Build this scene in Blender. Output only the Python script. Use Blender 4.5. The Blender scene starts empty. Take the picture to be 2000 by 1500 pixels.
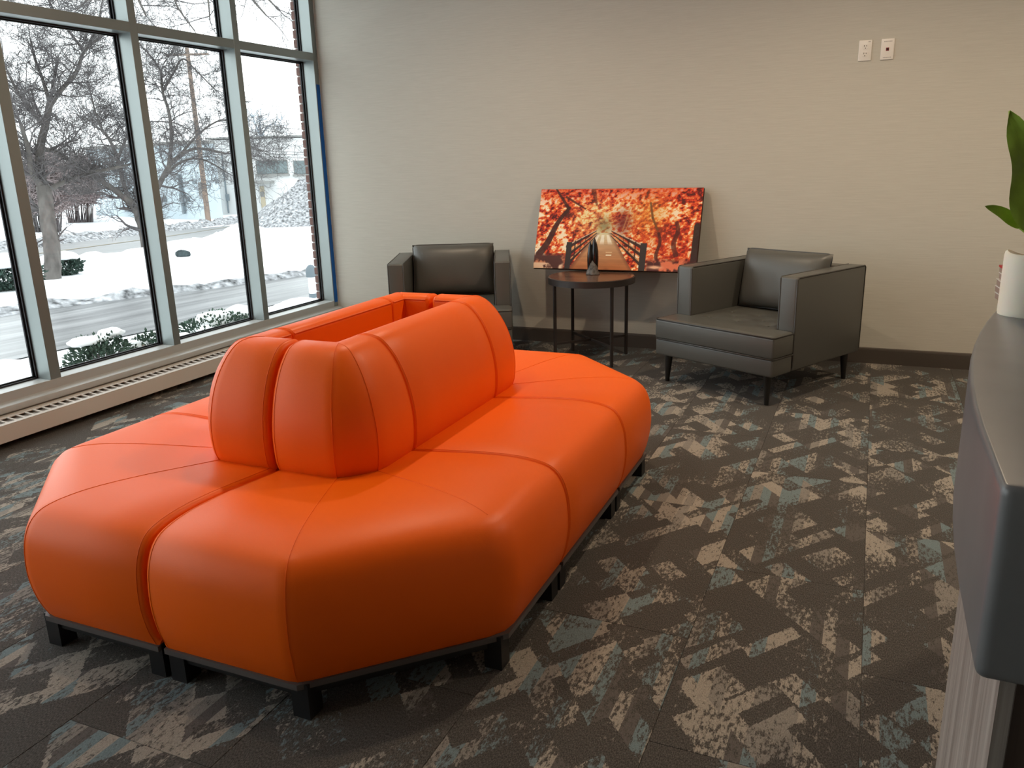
import bpy, bmesh, math, random
import numpy as np
from mathutils import Vector, Matrix, noise as mnoise

random.seed(7)
SC = bpy.context.scene
COL = SC.collection

# ------------------------------------------------------------------ camera
CAM = np.array([4.0426, -5.5995, 1.3344])
YAW, PITCH, ROLL, F = 0.4154, 0.2701, -0.0275, 1585.29


def cam_axes():
    cy, sy, cp, sp = math.cos(YAW), math.sin(YAW), math.cos(PITCH), math.sin(PITCH)
    fwd = np.array([-sy * cp, cy * cp, -sp])
    right = np.array([cy, sy, 0.0])
    up = np.cross(right, fwd)
    return (math.cos(ROLL) * right + math.sin(ROLL) * up,
            -math.sin(ROLL) * right + math.cos(ROLL) * up, fwd)


CR, CU, CF = cam_axes()
cam = bpy.data.objects.new('camera', bpy.data.cameras.new('camera'))
COL.objects.link(cam)
M = Matrix((( CR[0], CU[0], -CF[0], CAM[0]), (CR[1], CU[1], -CF[1], CAM[1]),
            (CR[2], CU[2], -CF[2], CAM[2]), (0, 0, 0, 1)))
cam.matrix_world = M
cam.data.sensor_width = 36.0
cam.data.sensor_fit = 'HORIZONTAL'
cam.data.lens = F * 36.0 / 2000.0
cam.data.clip_start = 0.05
cam.data.clip_end = 500
SC.camera = cam


def ray(x, y):
    return (x - 1000) / F * CR + (750 - y) / F * CU + CF


def on_z(x, y, z):
    d = ray(x, y); return CAM + d * ((z - CAM[2]) / d[2])


def on_x(x, y, X):
    d = ray(x, y); return CAM + d * ((X - CAM[0]) / d[0])


def on_y(x, y, Y):
    d = ray(x, y); return CAM + d * ((Y - CAM[1]) / d[1])


def at_depth(x, y, D):
    return CAM + ray(x, y) * D


# ------------------------------------------------------------------ world, lights, exposure
SC.view_settings.view_transform = 'Standard'
SC.view_settings.look = 'None'
SC.view_settings.gamma = 1.0
SC.view_settings.exposure = 1.12
SC.view_settings.use_curve_mapping = False

world = bpy.data.worlds.new('overcast_sky')
SC.world = world
world.use_nodes = True
bg = world.node_tree.nodes['Background']
bg.inputs['Color'].default_value = (0.93, 0.975, 1.0, 1)
bg.inputs['Strength'].default_value = 1.45

CEIL = 3.0
DOWNLIGHTS = [  # x, y, watts
    (1.87, -1.70, 36), (3.90, -1.70, 52), (5.90, -1.70, 62),
    (1.87, -3.70, 18)]
# the ceiling is above the frame; the canvas's hard shadow on the wall, the seat shadows
# and the warm wall towards the right come from these recessed downlights


def downlight_lamp(k, x, y, w):
    name = 'ceiling_downlight_%d_offscreen' % k
    l = bpy.data.lights.new(name, 'SPOT')
    l.energy = w
    l.color = (1.0, 0.79, 0.56)
    l.spot_size = math.radians(168)
    l.spot_blend = 0.9
    l.shadow_soft_size = 0.045
    o = bpy.data.objects.new(name, l)
    o.location = (x, y, CEIL - 0.03)
    COL.objects.link(o)
    return o


LAMPS = [downlight_lamp(k + 1, *a) for k, a in enumerate(DOWNLIGHTS)]


# ------------------------------------------------------------------ materials
def lin(r, g, b):
    f = lambda c: (c / 255 / 12.92) if c / 255 <= 0.04045 else ((c / 255 + 0.055) / 1.055) ** 2.4
    return (f(r), f(g), f(b))


def mat(name, col, rough=0.6, spec=0.5, metal=0.0, noise=None, bump=None, **kw):
    """noise=(scale, amount, stretch xyz) colour variation, bump=(scale, strength, stretch)"""
    m = bpy.data.materials.new(name)
    m.use_nodes = True
    nt = m.node_tree
    b = nt.nodes['Principled BSDF']
    b.inputs['Base Color'].default_value = (*col, 1)
    b.inputs['Roughness'].default_value = rough
    b.inputs['Specular IOR Level'].default_value = spec
    b.inputs['Metallic'].default_value = metal
    for k, v in kw.items():
        b.inputs[k.replace('_', ' ')].default_value = v
    tc = None
    if noise or bump:
        tc = nt.nodes.new('ShaderNodeTexCoord')

    def ntex(scale, stretch, detail=6):
        mp = nt.nodes.new('ShaderNodeMapping')
        mp.inputs['Scale'].default_value = stretch
        nt.links.new(tc.outputs['Object'], mp.inputs['Vector'])
        n = nt.nodes.new('ShaderNodeTexNoise')
        n.inputs['Scale'].default_value = scale
        n.inputs['Detail'].default_value = detail
        nt.links.new(mp.outputs[0], n.inputs['Vector'])
        return n
    if noise:
        n = ntex(noise[0], noise[2] if len(noise) > 2 else (1, 1, 1))
        cr = nt.nodes.new('ShaderNodeValToRGB')
        a = noise[1]
        cr.color_ramp.elements[0].position = 0.3
        cr.color_ramp.elements[1].position = 0.7
        cr.color_ramp.elements[0].color = (*[c * (1 - a) for c in col], 1)
        cr.color_ramp.elements[1].color = (*[min(1, c * (1 + a)) for c in col], 1)
        nt.links.new(n.outputs['Fac'], cr.inputs[0])
        nt.links.new(cr.outputs[0], b.inputs['Base Color'])
    if bump:
        n = ntex(bump[0], bump[2] if len(bump) > 2 else (1, 1, 1), 3)
        bp = nt.nodes.new('ShaderNodeBump')
        bp.inputs['Strength'].default_value = bump[1]
        bp.inputs['Distance'].default_value = 0.002
        nt.links.new(n.outputs['Fac'], bp.inputs['Height'])
        nt.links.new(bp.outputs[0], b.inputs['Normal'])
    return m


def glass_mat():
    m = bpy.data.materials.new('window_glass')
    m.use_nodes = True
    nt = m.node_tree
    nt.nodes.clear()
    out = nt.nodes.new('ShaderNodeOutputMaterial')
    tr = nt.nodes.new('ShaderNodeBsdfTransparent')
    tr.inputs[0].default_value = (0.95, 0.97, 0.965, 1)
    gl = nt.nodes.new('ShaderNodeBsdfGlossy')
    gl.inputs['Roughness'].default_value = 0.02
    lw = nt.nodes.new('ShaderNodeLayerWeight')
    lw.inputs['Blend'].default_value = 0.5
    pw = nt.nodes.new('ShaderNodeMath'); pw.operation = 'POWER'; pw.inputs[1].default_value = 5.0
    nt.links.new(lw.outputs['Facing'], pw.inputs[0])
    fr = nt.nodes.new('ShaderNodeMath'); fr.operation = 'MULTIPLY_ADD'
    fr.inputs[1].default_value = 0.7; fr.inputs[2].default_value = 0.015
    nt.links.new(pw.outputs[0], fr.inputs[0])
    mx = nt.nodes.new('ShaderNodeMixShader')
    nt.links.new(fr.outputs[0], mx.inputs[0])
    nt.links.new(tr.outputs[0], mx.inputs[1])
    nt.links.new(gl.outputs[0], mx.inputs[2])
    nt.links.new(mx.outputs[0], out.inputs[0])
    return m


def wallpaper_mat():
    m = bpy.data.materials.new('woven_wallcovering')
    m.use_nodes = True
    nt = m.node_tree
    b = nt.nodes['Principled BSDF']
    b.inputs['Roughness'].default_value = 0.75
    b.inputs['Specular IOR Level'].default_value = 0.25
    tc = nt.nodes.new('ShaderNodeTexCoord')
    mp = nt.nodes.new('ShaderNodeMapping')
    mp.inputs['Scale'].default_value = (5, 5, 170)
    nt.links.new(tc.outputs['Object'], mp.inputs[0])
    n = nt.nodes.new('ShaderNodeTexNoise')
    n.inputs['Scale'].default_value = 1.0
    n.inputs['Detail'].default_value = 6
    n.inputs['Roughness'].default_value = 0.75
    nt.links.new(mp.outputs[0], n.inputs['Vector'])
    cr = nt.nodes.new('ShaderNodeValToRGB')
    cr.color_ramp.elements[0].position = 0.32
    cr.color_ramp.elements[1].position = 0.68
    cr.color_ramp.elements[0].color = (.505, .488, .430, 1)
    cr.color_ramp.elements[1].color = (.58, .563, .50, 1)
    nt.links.new(n.outputs['Fac'], cr.inputs[0])
    nt.links.new(cr.outputs[0], b.inputs['Base Color'])
    bp = nt.nodes.new('ShaderNodeBump')
    bp.inputs['Strength'].default_value = 0.25
    bp.inputs['Distance'].default_value = 0.001
    nt.links.new(n.outputs['Fac'], bp.inputs['Height'])
    nt.links.new(bp.outputs[0], b.inputs['Normal'])
    return m


def carpet_mat():
    m = bpy.data.materials.new('patterned_carpet')
    m.use_nodes = True
    nt = m.node_tree
    N, L = nt.nodes, nt.links
    b = N['Principled BSDF']
    b.inputs['Roughness'].default_value = 0.95
    b.inputs['Specular IOR Level'].default_value = 0.1
    b.inputs['Sheen Weight'].default_value = 0.06

    def math_(op, a, c=None):
        n = N.new('ShaderNodeMath'); n.operation = op
        for i, v in enumerate((a, c)):
            if v is None: continue
            if isinstance(v, (int, float)): n.inputs[i].default_value = v
            else: L.new(v, n.inputs[i])
        return n.outputs[0]
    tc = N.new('ShaderNodeTexCoord')
    oi = N.new('ShaderNodeObjectInfo')
    sc = N.new('ShaderNodeVectorMath'); sc.operation = 'SCALE'
    cmb0 = N.new('ShaderNodeCombineXYZ')
    L.new(oi.outputs['Random'], cmb0.inputs[0]); L.new(math_('FRACT', math_('MULTIPLY', oi.outputs['Random'], 91.7)), cmb0.inputs[1])
    L.new(cmb0.outputs[0], sc.inputs[0]); sc.inputs['Scale'].default_value = 17.0
    add = N.new('ShaderNodeVectorMath'); add.operation = 'ADD'
    L.new(tc.outputs['Object'], add.inputs[0]); L.new(sc.outputs[0], add.inputs[1])
    # ragged edges: jitter the coordinates with fine streaky noise
    jm = N.new('ShaderNodeMapping'); jm.inputs['Scale'].default_value = (160, 45, 1)
    L.new(add.outputs[0], jm.inputs[0])
    jn = N.new('ShaderNodeTexNoise'); jn.inputs['Detail'].default_value = 2; jn.inputs['Scale'].default_value = 1
    L.new(jm.outputs[0], jn.inputs['Vector'])
    jit = math_('MULTIPLY', math_('SUBTRACT', jn.outputs['Fac'], 0.5), 0.028)
    sp = N.new('ShaderNodeSeparateXYZ'); L.new(add.outputs[0], sp.inputs[0])
    X = math_('ADD', sp.outputs[0], 40.0)
    Y = math_('ADD', math_('ADD', sp.outputs[1], 40.0), jit)

    def cells(p, q, s):
        a = math_('FLOOR', math_('DIVIDE', math_('ADD', math_('MULTIPLY', X, p), math_('MULTIPLY', Y, q)), s))
        return a

    def rnd(*ids):
        c = N.new('ShaderNodeCombineXYZ')
        for i, v in enumerate(ids):
            if isinstance(v, (int, float)): c.inputs[i].default_value = v
            else: L.new(v, c.inputs[i])
        w = N.new('ShaderNodeTexWhiteNoise'); w.noise_dimensions = '3D'
        L.new(c.outputs[0], w.inputs['Vector'])
        return w.outputs['Value']
    a1, b1 = cells(.74, .67, .078), cells(.74, -.67, .112)
    a2, b2 = cells(.80, .60, .19), cells(.80, -.60, .050)
    r1 = rnd(a1, b1, 3.0)
    r2 = rnd(a2, b2, 9.0)
    m1 = math_('GREATER_THAN', r1, 0.62)
    m2 = math_('GREATER_THAN', r2, 0.82)
    shape = math_('MAXIMUM', m1, m2)
    # vertical colour bands inside the shapes
    band = rnd(math_('FLOOR', math_('DIVIDE', X, .036)), a2, 5.0)
    cr = N.new('ShaderNodeValToRGB'); cr.color_ramp.interpolation = 'CONSTANT'
    els = cr.color_ramp.elements
    els[0].position = 0; els[0].color = (.33, .295, .25, 1)
    els[1].position = .40; els[1].color = (.165, .215, .225, 1)
    e = els.new(.68); e.color = (.24, .22, .195, 1)
    e = els.new(.86); e.color = (.115, .103, .094, 1)
    L.new(band, cr.inputs[0])
    # wear
    wm = N.new('ShaderNodeMapping'); wm.inputs['Scale'].default_value = (95, 36, 1)
    L.new(add.outputs[0], wm.inputs[0])
    wn = N.new('ShaderNodeTexNoise'); wn.inputs['Scale'].default_value = 1; wn.inputs['Detail'].default_value = 5; wn.inputs['Roughness'].default_value = .75
    L.new(wm.outputs[0], wn.inputs['Vector'])
    big = N.new('ShaderNodeTexNoise'); big.inputs['Scale'].default_value = 3.2; big.inputs['Detail'].default_value = 1
    L.new(add.outputs[0], big.inputs['Vector'])
    thr = math_('ADD', math_('MULTIPLY', math_('SUBTRACT', big.outputs['Fac'], .5), .55), wn.outputs['Fac'])
    wear = N.new('ShaderNodeMapRange'); wear.inputs['From Min'].default_value = .44; wear.inputs['From Max'].default_value = .52
    L.new(thr, wear.inputs['Value'])
    wearS = N.new('ShaderNodeMapRange'); wearS.inputs['From Min'].default_value = .625; wearS.inputs['From Max'].default_value = .68
    L.new(thr, wearS.inputs['Value'])
    fac = math_('MAXIMUM', math_('MULTIPLY', shape, wear.outputs[0]), math_('MULTIPLY', wearS.outputs[0], .7))
    # yarn grain
    ym = N.new('ShaderNodeMapping'); ym.inputs['Scale'].default_value = (420, 160, 1)
    L.new(add.outputs[0], ym.inputs[0])
    yn = N.new('ShaderNodeTexNoise'); yn.inputs['Scale'].default_value = 1; yn.inputs['Detail'].default_value = 2
    L.new(ym.outputs[0], yn.inputs['Vector'])
    dk = N.new('ShaderNodeValToRGB')
    dk.color_ramp.elements[0].position = .35; dk.color_ramp.elements[0].color = (.054, .049, .044, 1)
    dk.color_ramp.elements[1].position = .72; dk.color_ramp.elements[1].color = (.110, .100, .090, 1)
    L.new(yn.outputs['Fac'], dk.inputs[0])
    mx = N.new('ShaderNodeMix'); mx.data_type = 'RGBA'
    L.new(fac, mx.inputs['Factor']); L.new(dk.outputs[0], mx.inputs['A']); L.new(cr.outputs[0], mx.inputs['B'])
    gr = N.new('ShaderNodeMix'); gr.data_type = 'RGBA'; gr.blend_type = 'MULTIPLY'; gr.inputs['Factor'].default_value = .5
    L.new(mx.outputs['Result'], gr.inputs['A']); 
    gy = N.new('ShaderNodeMapRange'); gy.inputs['From Min'].default_value = .3; gy.inputs['From Max'].default_value = .7; gy.inputs['To Min'].default_value = .45; gy.inputs['To Max'].default_value = 1.3
    L.new(yn.outputs['Fac'], gy.inputs['Value']); L.new(gy.outputs[0], gr.inputs['B'])
    L.new(gr.outputs['Result'], b.inputs['Base Color'])
    bp = N.new('ShaderNodeBump'); bp.inputs['Strength'].default_value = .5; bp.inputs['Distance'].default_value = .003
    L.new(yn.outputs['Fac'], bp.inputs['Height']); L.new(bp.outputs[0], b.inputs['Normal'])
    return m


def streak_mat(name, c1, c2, stretch, scale=1.0, rough=0.4, spec=0.5):
    m = bpy.data.materials.new(name)
    m.use_nodes = True
    nt = m.node_tree
    b = nt.nodes['Principled BSDF']
    b.inputs['Roughness'].default_value = rough
    b.inputs['Specular IOR Level'].default_value = spec
    tc = nt.nodes.new('ShaderNodeTexCoord')
    mp = nt.nodes.new('ShaderNodeMapping'); mp.inputs['Scale'].default_value = stretch
    nt.links.new(tc.outputs['Object'], mp.inputs[0])
    n = nt.nodes.new('ShaderNodeTexNoise'); n.inputs['Scale'].default_value = scale; n.inputs['Detail'].default_value = 8; n.inputs['Roughness'].default_value = .65
    nt.links.new(mp.outputs[0], n.inputs['Vector'])
    cr = nt.nodes.new('ShaderNodeValToRGB')
    cr.color_ramp.elements[0].position = .36; cr.color_ramp.elements[0].color = (*c1, 1)
    cr.color_ramp.elements[1].position = .64; cr.color_ramp.elements[1].color = (*c2, 1)
    nt.links.new(n.outputs['Fac'], cr.inputs[0]); nt.links.new(cr.outputs[0], b.inputs['Base Color'])
    return m


def attr_mat(name, attr, rough=.5):
    m = bpy.data.materials.new(name)
    m.use_nodes = True
    nt = m.node_tree
    a = nt.nodes.new('ShaderNodeAttribute'); a.attribute_name = attr
    nt.links.new(a.outputs['Color'], nt.nodes['Principled BSDF'].inputs['Base Color'])
    nt.nodes['Principled BSDF'].inputs['Roughness'].default_value = rough
    nt.nodes['Principled BSDF'].inputs['Specular IOR Level'].default_value = .3
    return m


MT = dict(
    orange=mat('orange_vinyl', (.92, .130, .002), .42, .25, bump=(260, .10)),
    orange_seam=mat('orange_piping', (.80, .115, .004), .5, .4),
    black_metal=mat('black_powder_coat', (.012, .012, .013), .45, .4),
    frame_edge=mat('grey_frame_lip', (.10, .085, .08), .5, .4),
    grey_vinyl=mat('charcoal_vinyl', (.086, .086, .077), .38, .5, bump=(300, .15)),
    grey_pipe=mat('charcoal_piping', (.040, .037, .033), .4, .5),
    dark_wood_leg=mat('black_stained_leg', (.010, .009, .008), .35, .5),
    wall=wallpaper_mat(),
    ceiling=mat('ceiling_paint', (.80, .78, .74), .9, .2),
    paint=mat('tan_paint', (.50, .45, .38), .8, .3),
    base=mat('brown_vinyl_base', (.075, .062, .052), .5, .4),
    alu=mat('grey_aluminium_frame', (.29, .325, .32), .42, .5, 0.72),
    alu_paint=mat('grey_painted_sill', (.44, .465, .465), .38, .5, 0.05),
    gasket=mat('black_gasket', (.012, .012, .016), .5, .4),
    glass=glass_mat(),
    heater=mat('cream_enamel', (.62, .595, .555), .45, .4),
    heater_dark=mat('heater_inside', (.36, .335, .315), .8, .2),
    tape=mat('blue_tape', (.008, .11, .42), .7, .3),
    plate=mat('white_plastic', (.80, .77, .72), .35, .5),
    slot=mat('socket_dark', (.03, .025, .02), .6, .3),
    redport=mat('red_port', (.22, .008, .015), .4, .5),
    greytext=mat('grey_print', (.42, .40, .38), .6, .3),
    carpet=carpet_mat(),
    tabletop=streak_mat('worn_wood_top', (.060, .032, .022), (.19, .105, .07), (4, 26, 4), 1.0, .22, .5),
    table_metal=mat('dark_bronze_metal', (.028, .022, .020), .42, .5),
    stone_black=mat('polished_black_stone', (.010, .009, .009), .12, .6),
    stone_grey=mat('rough_grey_stone', (.11, .10, .092), .6, .4, noise=(60, .6), bump=(80, .8)),
    canvas_side=mat('canvas_edge', (.06, .02, .012), .7, .3),
    counter=mat('charcoal_solid_surface', (.155, .158, .162), .32, .5, noise=(14, .08)),
    laminate=streak_mat('grey_woodgrain_laminate', (.20, .17, .15), (.40, .36, .325), (70, 70, 1.2), 1.0, .45),
    dark_lam=streak_mat('dark_brown_laminate', (.028, .018, .013), (.060, .040, .030), (60, 60, 1.5), 1.0, .5),
    wax=mat('ivory_wax', (.92, .86, .72), .5, .4, Subsurface_Weight=.35, Subsurface_Radius=(.02, .012, .006)),
    red_paper=mat('red_card', (.50, .02, .03), .5, .4),
    white_paper=mat('white_card', (.34, .25, .20), .7, .3),
    leaf=mat('green_leaf', (.30, .47, .05), .38, .5, noise=(18, .25), Transmission_Weight=0.0),
    pot=mat('white_pot', (.7, .69, .66), .35, .5),
    soil=mat('dark_soil', (.03, .02, .015), .95, .1),
    snow=mat('snow', (.86, .88, .90), .85, .2, noise=(1.5, .03), bump=(3, .6)),
    dirty_snow=mat('dirty_snow', (.26, .265, .275), .9, .2, noise=(8, .85)),
    slush=streak_mat('slushy_asphalt', (.058, .060, .063), (.215, .217, .22), (4.5, .30, 1), 1.0, .35, .5),
    road=streak_mat('wet_road', (.10, .102, .104), (.15, .15, .15), (.9, .06, 1), 1.0, .45, .5),
    roadline=mat('yellow_line', (.20, .175, .12), .8, .2),
    bark=mat('grey_bark', (.115, .105, .098), .9, .2, noise=(9, .30, (1, 1, .35)), bump=(22, .9, (1, 1, .3))),
    twig=mat('grey_twigs', (.12, .112, .114), .9, .1),
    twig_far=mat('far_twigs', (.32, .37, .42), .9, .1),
    brush=mat('red_brown_brush', (.24, .20, .20), .9, .1),
    evergreen=mat('evergreen_leaf', (.06, .095, .07), .8, .2, noise=(8, .4)),
    evergreen_far=mat('evergreen_dark', (.045, .075, .060), .8, .2, noise=(8, .4)),
    dry_leaf=mat('dry_brown_leaf', (.24, .19, .16), .9, .1),
    bldg_white=mat('white_masonry', (.60, .605, .60), .8, .2),
    bldg_blue=mat('pale_blue_masonry', (.46, .53, .57), .8, .2, noise=(.5, .05)),
    bldg_glass=mat('block_window', (.13, .165, .17), .4, .5, noise=(2, .2)),
    bldg_trim=mat('grey_trim', (.24, .24, .23), .7, .3),
    pipe=mat('grey_pipe', (.17, .20, .22), .6, .3),
    doorc=mat('cream_door', (.42, .36, .26), .6, .3),
    pole=mat('wood_pole', (.21, .16, .13), .9, .1, noise=(6, .2, (1, 1, .1))),
    brick=mat('red_brown_brick', (.16, .095, .083), .9, .2, noise=(30, .25)),
    mortar=mat('mortar', (.45, .42, .39), .9, .1),
    bollard=mat('grey_bollard', (.13, .16, .18), .6, .3),
    bollard_band=mat('white_band', (.78, .80, .82), .6, .3),
    rock=mat('dark_rock', (.05, .064, .068), .9, .1, noise=(4, .4)),
    lamp_trim=mat('white_trim_ring', (.8, .8, .78), .5, .4),
)


# ------------------------------------------------------------------ mesh helpers
class MB:
    def __init__(s):
        s.v, s.f = [], []

    def add(s, vs, fs):
        o = len(s.v)
        s.v.extend([tuple(map(float, p)) for p in vs])
        s.f.extend([tuple(i + o for i in q) for q in fs])

    def box(s, x0, x1, y0, y1, z0, z1):
        s.add([(x0, y0, z0), (x1, y0, z0), (x1, y1, z0), (x0, y1, z0), (x0, y0, z1), (x1, y0, z1), (x1, y1, z1), (x0, y1, z1)],
              [(0, 3, 2, 1), (4, 5, 6, 7), (0, 1, 5, 4), (1, 2, 6, 5), (2, 3, 7, 6), (3, 0, 4, 7)])

    def tube(s, pts, radii, n=8, cap=True):
        pts = [Vector(p) for p in pts]
        if not hasattr(radii, '__len__'): radii = [radii] * len(pts)
        rings = []
        ref = None
        for i, p in enumerate(pts):
            t = (pts[min(i + 1, len(pts) - 1)] - pts[max(i - 1, 0)])
            if t.length < 1e-9: t = Vector((0, 0, 1))
            t.normalize()
            if ref is None:
                ref = Vector((1, 0, 0)) if abs(t.x) < .8 else Vector((0, 1, 0))
            a = (ref - t * ref.dot(t))
            if a.length < 1e-6: a = t.orthogonal()
            a.normalize(); ref = a
            b = t.cross(a)
            rings.append([p + (a * math.cos(k * 2 * math.pi / n) + b * math.sin(k * 2 * math.pi / n)) * radii[i] for k in range(n)])
        vs = [q for r in rings for q in r]
        fs = []
        for i in range(len(pts) - 1):
            for k in range(n):
                k2 = (k + 1) % n
                fs.append((i * n + k, i * n + k2, (i + 1) * n + k2, (i + 1) * n + k))
        if cap and n > 3:
            fs.append(tuple(range(n - 1, -1, -1))); fs.append(tuple((len(pts) - 1) * n + k for k in range(n)))
        s.add(vs, fs)

    def lathe(s, prof, n=32, c=(0, 0, 0)):
        vs = []
        for r, z in prof:
            for k in range(n):
                a = 2 * math.pi * k / n
                vs.append((c[0] + r * math.cos(a), c[1] + r * math.sin(a), c[2] + z))
        fs = []
        for i in range(len(prof) - 1):
            for k in range(n):
                k2 = (k + 1) % n
                fs.append((i * n + k, i * n + k2, (i + 1) * n + k2, (i + 1) * n + k))
        fs.append(tuple(range(n - 1, -1, -1))); fs.append(tuple((len(prof) - 1) * n + k for k in range(n)))
        s.add(vs, fs)

    def mesh(s, name, smooth=None, recalc=True, bevel=0, seg=3):
        me = bpy.data.meshes.new(name)
        me.from_pydata(s.v, [], s.f)
        if recalc or bevel:
            bm = bmesh.new(); bm.from_mesh(me)
            if bevel:
                bmesh.ops.bevel(bm, geom=list(bm.edges), offset=bevel, segments=seg, profile=.5, affect='EDGES', clamp_overlap=True)
            if recalc: bmesh.ops.recalc_face_normals(bm, faces=bm.faces)
            bm.to_mesh(me); bm.free()
        if smooth is not None:
            me.shade_smooth()
            if smooth < 180:
                me.set_sharp_from_angle(angle=math.radians(smooth))
        me.update()
        return me

    def build(s, name, material, parent=None, smooth=None, recalc=True, bevel=0, seg=3):
        me = s.mesh(name, smooth, recalc, bevel, seg)
        if material is not None: me.materials.append(MT[material] if isinstance(material, str) else material)
        return link(name, me, parent)


def link(name, me, parent=None):
    o = bpy.data.objects.new(name, me)
    COL.objects.link(o)
    if parent is not None: o.parent = parent
    return o


def empty(name, loc=(0, 0, 0), rz=0, parent=None):
    o = bpy.data.objects.new(name, None)
    o.empty_display_size = .1
    COL.objects.link(o)
    o.location = loc; o.rotation_euler = (0, 0, rz)
    if parent is not None: o.parent = parent
    return o


def tag(o, label=None, cat=None, group=None, kind=None):
    if label: o['label'] = label
    if cat: o['category'] = cat
    if group: o['group'] = group
    if kind: o['kind'] = kind
    return o


def struct(o):
    o['kind'] = 'structure'
    return o


def quick_box(name, material, b, parent=None, bevel=0, seg=2, smooth=None):
    m = MB(); m.box(*b)
    return m.build(name, material, parent, bevel=bevel, seg=seg, smooth=smooth if smooth is not None else (40 if bevel else None))


def copy_tree(o, parent=None):
    c = o.copy(); COL.objects.link(c); c.parent = parent
    for ch in list(o.children):
        copy_tree(ch, c)
    return c


# ------------------------------------------------------------------ room shell
ROOM_X, ROOM_Y = 7.6, -8.2
WIN_END = -7.9
floor = struct(quick_box('floor', 'base', (0, ROOM_X, ROOM_Y, 0, -.12, -.006)))
# carpet planks, 18 x 36 in, staggered
PW, PL = .457, .914
pm = MB(); pm.box(-PW / 2 + .0006, PW / 2 - .0006, -PL / 2 + .0006, PL / 2 - .0006, -.006, 0)
plank_me = pm.mesh('carpet_plank', bevel=.0007, seg=1)
plank_me.materials.append(MT['carpet'])
for i in range(-7, 10):
    x0 = 3.205 + i * PW
    if x0 < .0: x0 = x0
    for j in range(0, 10):
        y0 = -(j + .5) * PL + (.457 if i % 2 else 0) + .12
        cx, cy = x0 + PW / 2, y0
        if cx < -.1 or cx > ROOM_X + .1 or cy > .5 or cy < ROOM_Y: continue
        o = link('carpet_plank', plank_me, floor)
        o.location = (cx, cy, 0)
        # trim planks that would pass the walls
        lo_x, hi_x = max(cx - PW / 2, 0), min(cx + PW / 2, ROOM_X)
        lo_y, hi_y = max(cy - PL / 2, ROOM_Y), min(cy + PL / 2, 0)
        o.location = ((lo_x + hi_x) / 2, (lo_y + hi_y) / 2, 0)
        if hi_x - lo_x < PW - .001 or hi_y - lo_y < PL - .001:
            w, l = hi_x - lo_x, hi_y - lo_y
            if w < .01 or l < .01:
                bpy.data.objects.remove(o); continue
            q = MB(); q.box(-w / 2 + .0006, w / 2 - .0006, -l / 2 + .0006, l / 2 - .0006, -.006, 0)
            o.data = q.mesh('carpet_plank', bevel=.0007, seg=1); o.data.materials.append(MT['carpet'])

struct(quick_box('ceiling', 'ceiling', (-.2, ROOM_X + .2, ROOM_Y - .2, .2, CEIL, CEIL + .15)))
struct(quick_box('wall_back', 'wall', (0, ROOM_X + .2, 0, .2, -.12, CEIL)))
struct(quick_box('wall_right', 'paint', (ROOM_X, ROOM_X + .2, ROOM_Y, 0, -.12, CEIL)))
struct(quick_box('wall_front', 'paint', (-.2, ROOM_X + .2, ROOM_Y - .2, ROOM_Y, -.12, CEIL)))
WB, WT = .238, 2.86   # window bottom rail top, head
m = MB()
m.box(-.2, 0, ROOM_Y, 0, -.12, .16)
m.box(-.2, 0, ROOM_Y, 0, WT + .05, CEIL)
m.box(-.2, 0, ROOM_Y, WIN_END - .06, .16, WT + .05)
struct(m.build('wall_left', 'paint'))

# baseboard along the back wall
m = MB()
pr = [(0, 0), (-.014, 0), (-.014, .088), (-.012, .098), (-.007, .102), (0, .102)]
vs = [(x, y, z) for x in (.16, ROOM_X) for y, z in pr]
n = len(pr)
m.add(vs, [(i, (i + 1) % n, n + (i + 1) % n, n + i) for i in range(n)] + [tuple(range(n)), tuple(range(2 * n - 1, n - 1, -1))])
struct(m.build('baseboard_back', 'base'))

# ------------------------------------------------------------------ window wall
win = struct(empty('window_1', (0, 0, 0)))
MULL = [(-.925, -.87), (-1.795, -1.739), (-2.678, -2.614), (-3.55, -3.49), (-4.42, -4.36), (-5.29, -5.23), (-6.16, -6.10), (-7.03, -6.97)]
XF, XB = 0.0, -.135
quick_box('jamb', 'alu', (XB, XF, -.054, 0, WB - .05, WT + .05), win, bevel=.0015, seg=1)
quick_box('jamb', 'alu', (XB, XF, WIN_END - .06, WIN_END, WB - .05, WT + .05), win, bevel=.0015, seg=1)
for a, b in MULL:
    quick_box('mullion', 'alu', (XB, XF, a, b, WB, WT), win, bevel=.0015, seg=1)
edges = [(-.054, None)] + [None]
spans = []
prev = -.054
for a, b in MULL:
    spans.append((b, prev)); prev = a
spans.append((WIN_END, prev))
quick_box('sill_rail', 'alu_paint', (XB, XF, WIN_END, -.054, .16, WB), win, bevel=.0015, seg=1)
quick_box('head_rail', 'alu', (XB, XF, WIN_END, -.054, WT, WT + .05), win, bevel=.0015, seg=1)
for y0, y1 in spans:
    quick_box('transom', 'alu', (XB, XF, y0, y1, 2.105, 2.162), win, bevel=.0015, seg=1)
    for z0, z1 in ((WB, 2.105), (2.162, WT)):
        quick_box('pane', 'glass', (-.117, -.111, y0, y1, z0, z1), win)
        for xa, xb, t in ((-.108, -.101, .009), (-.128, -.119, .016)):
            g = MB()
            g.box(xa, xb, y0, y0 + t, z0, z1); g.box(xa, xb, y1 - t, y1, z0, z1)
            g.box(xa, xb, y0 + t, y1 - t, z0, z0 + t); g.box(xa, xb, y0 + t, y1 - t, z1 - t, z1)
            g.build('gasket', 'gasket', win)

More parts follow.
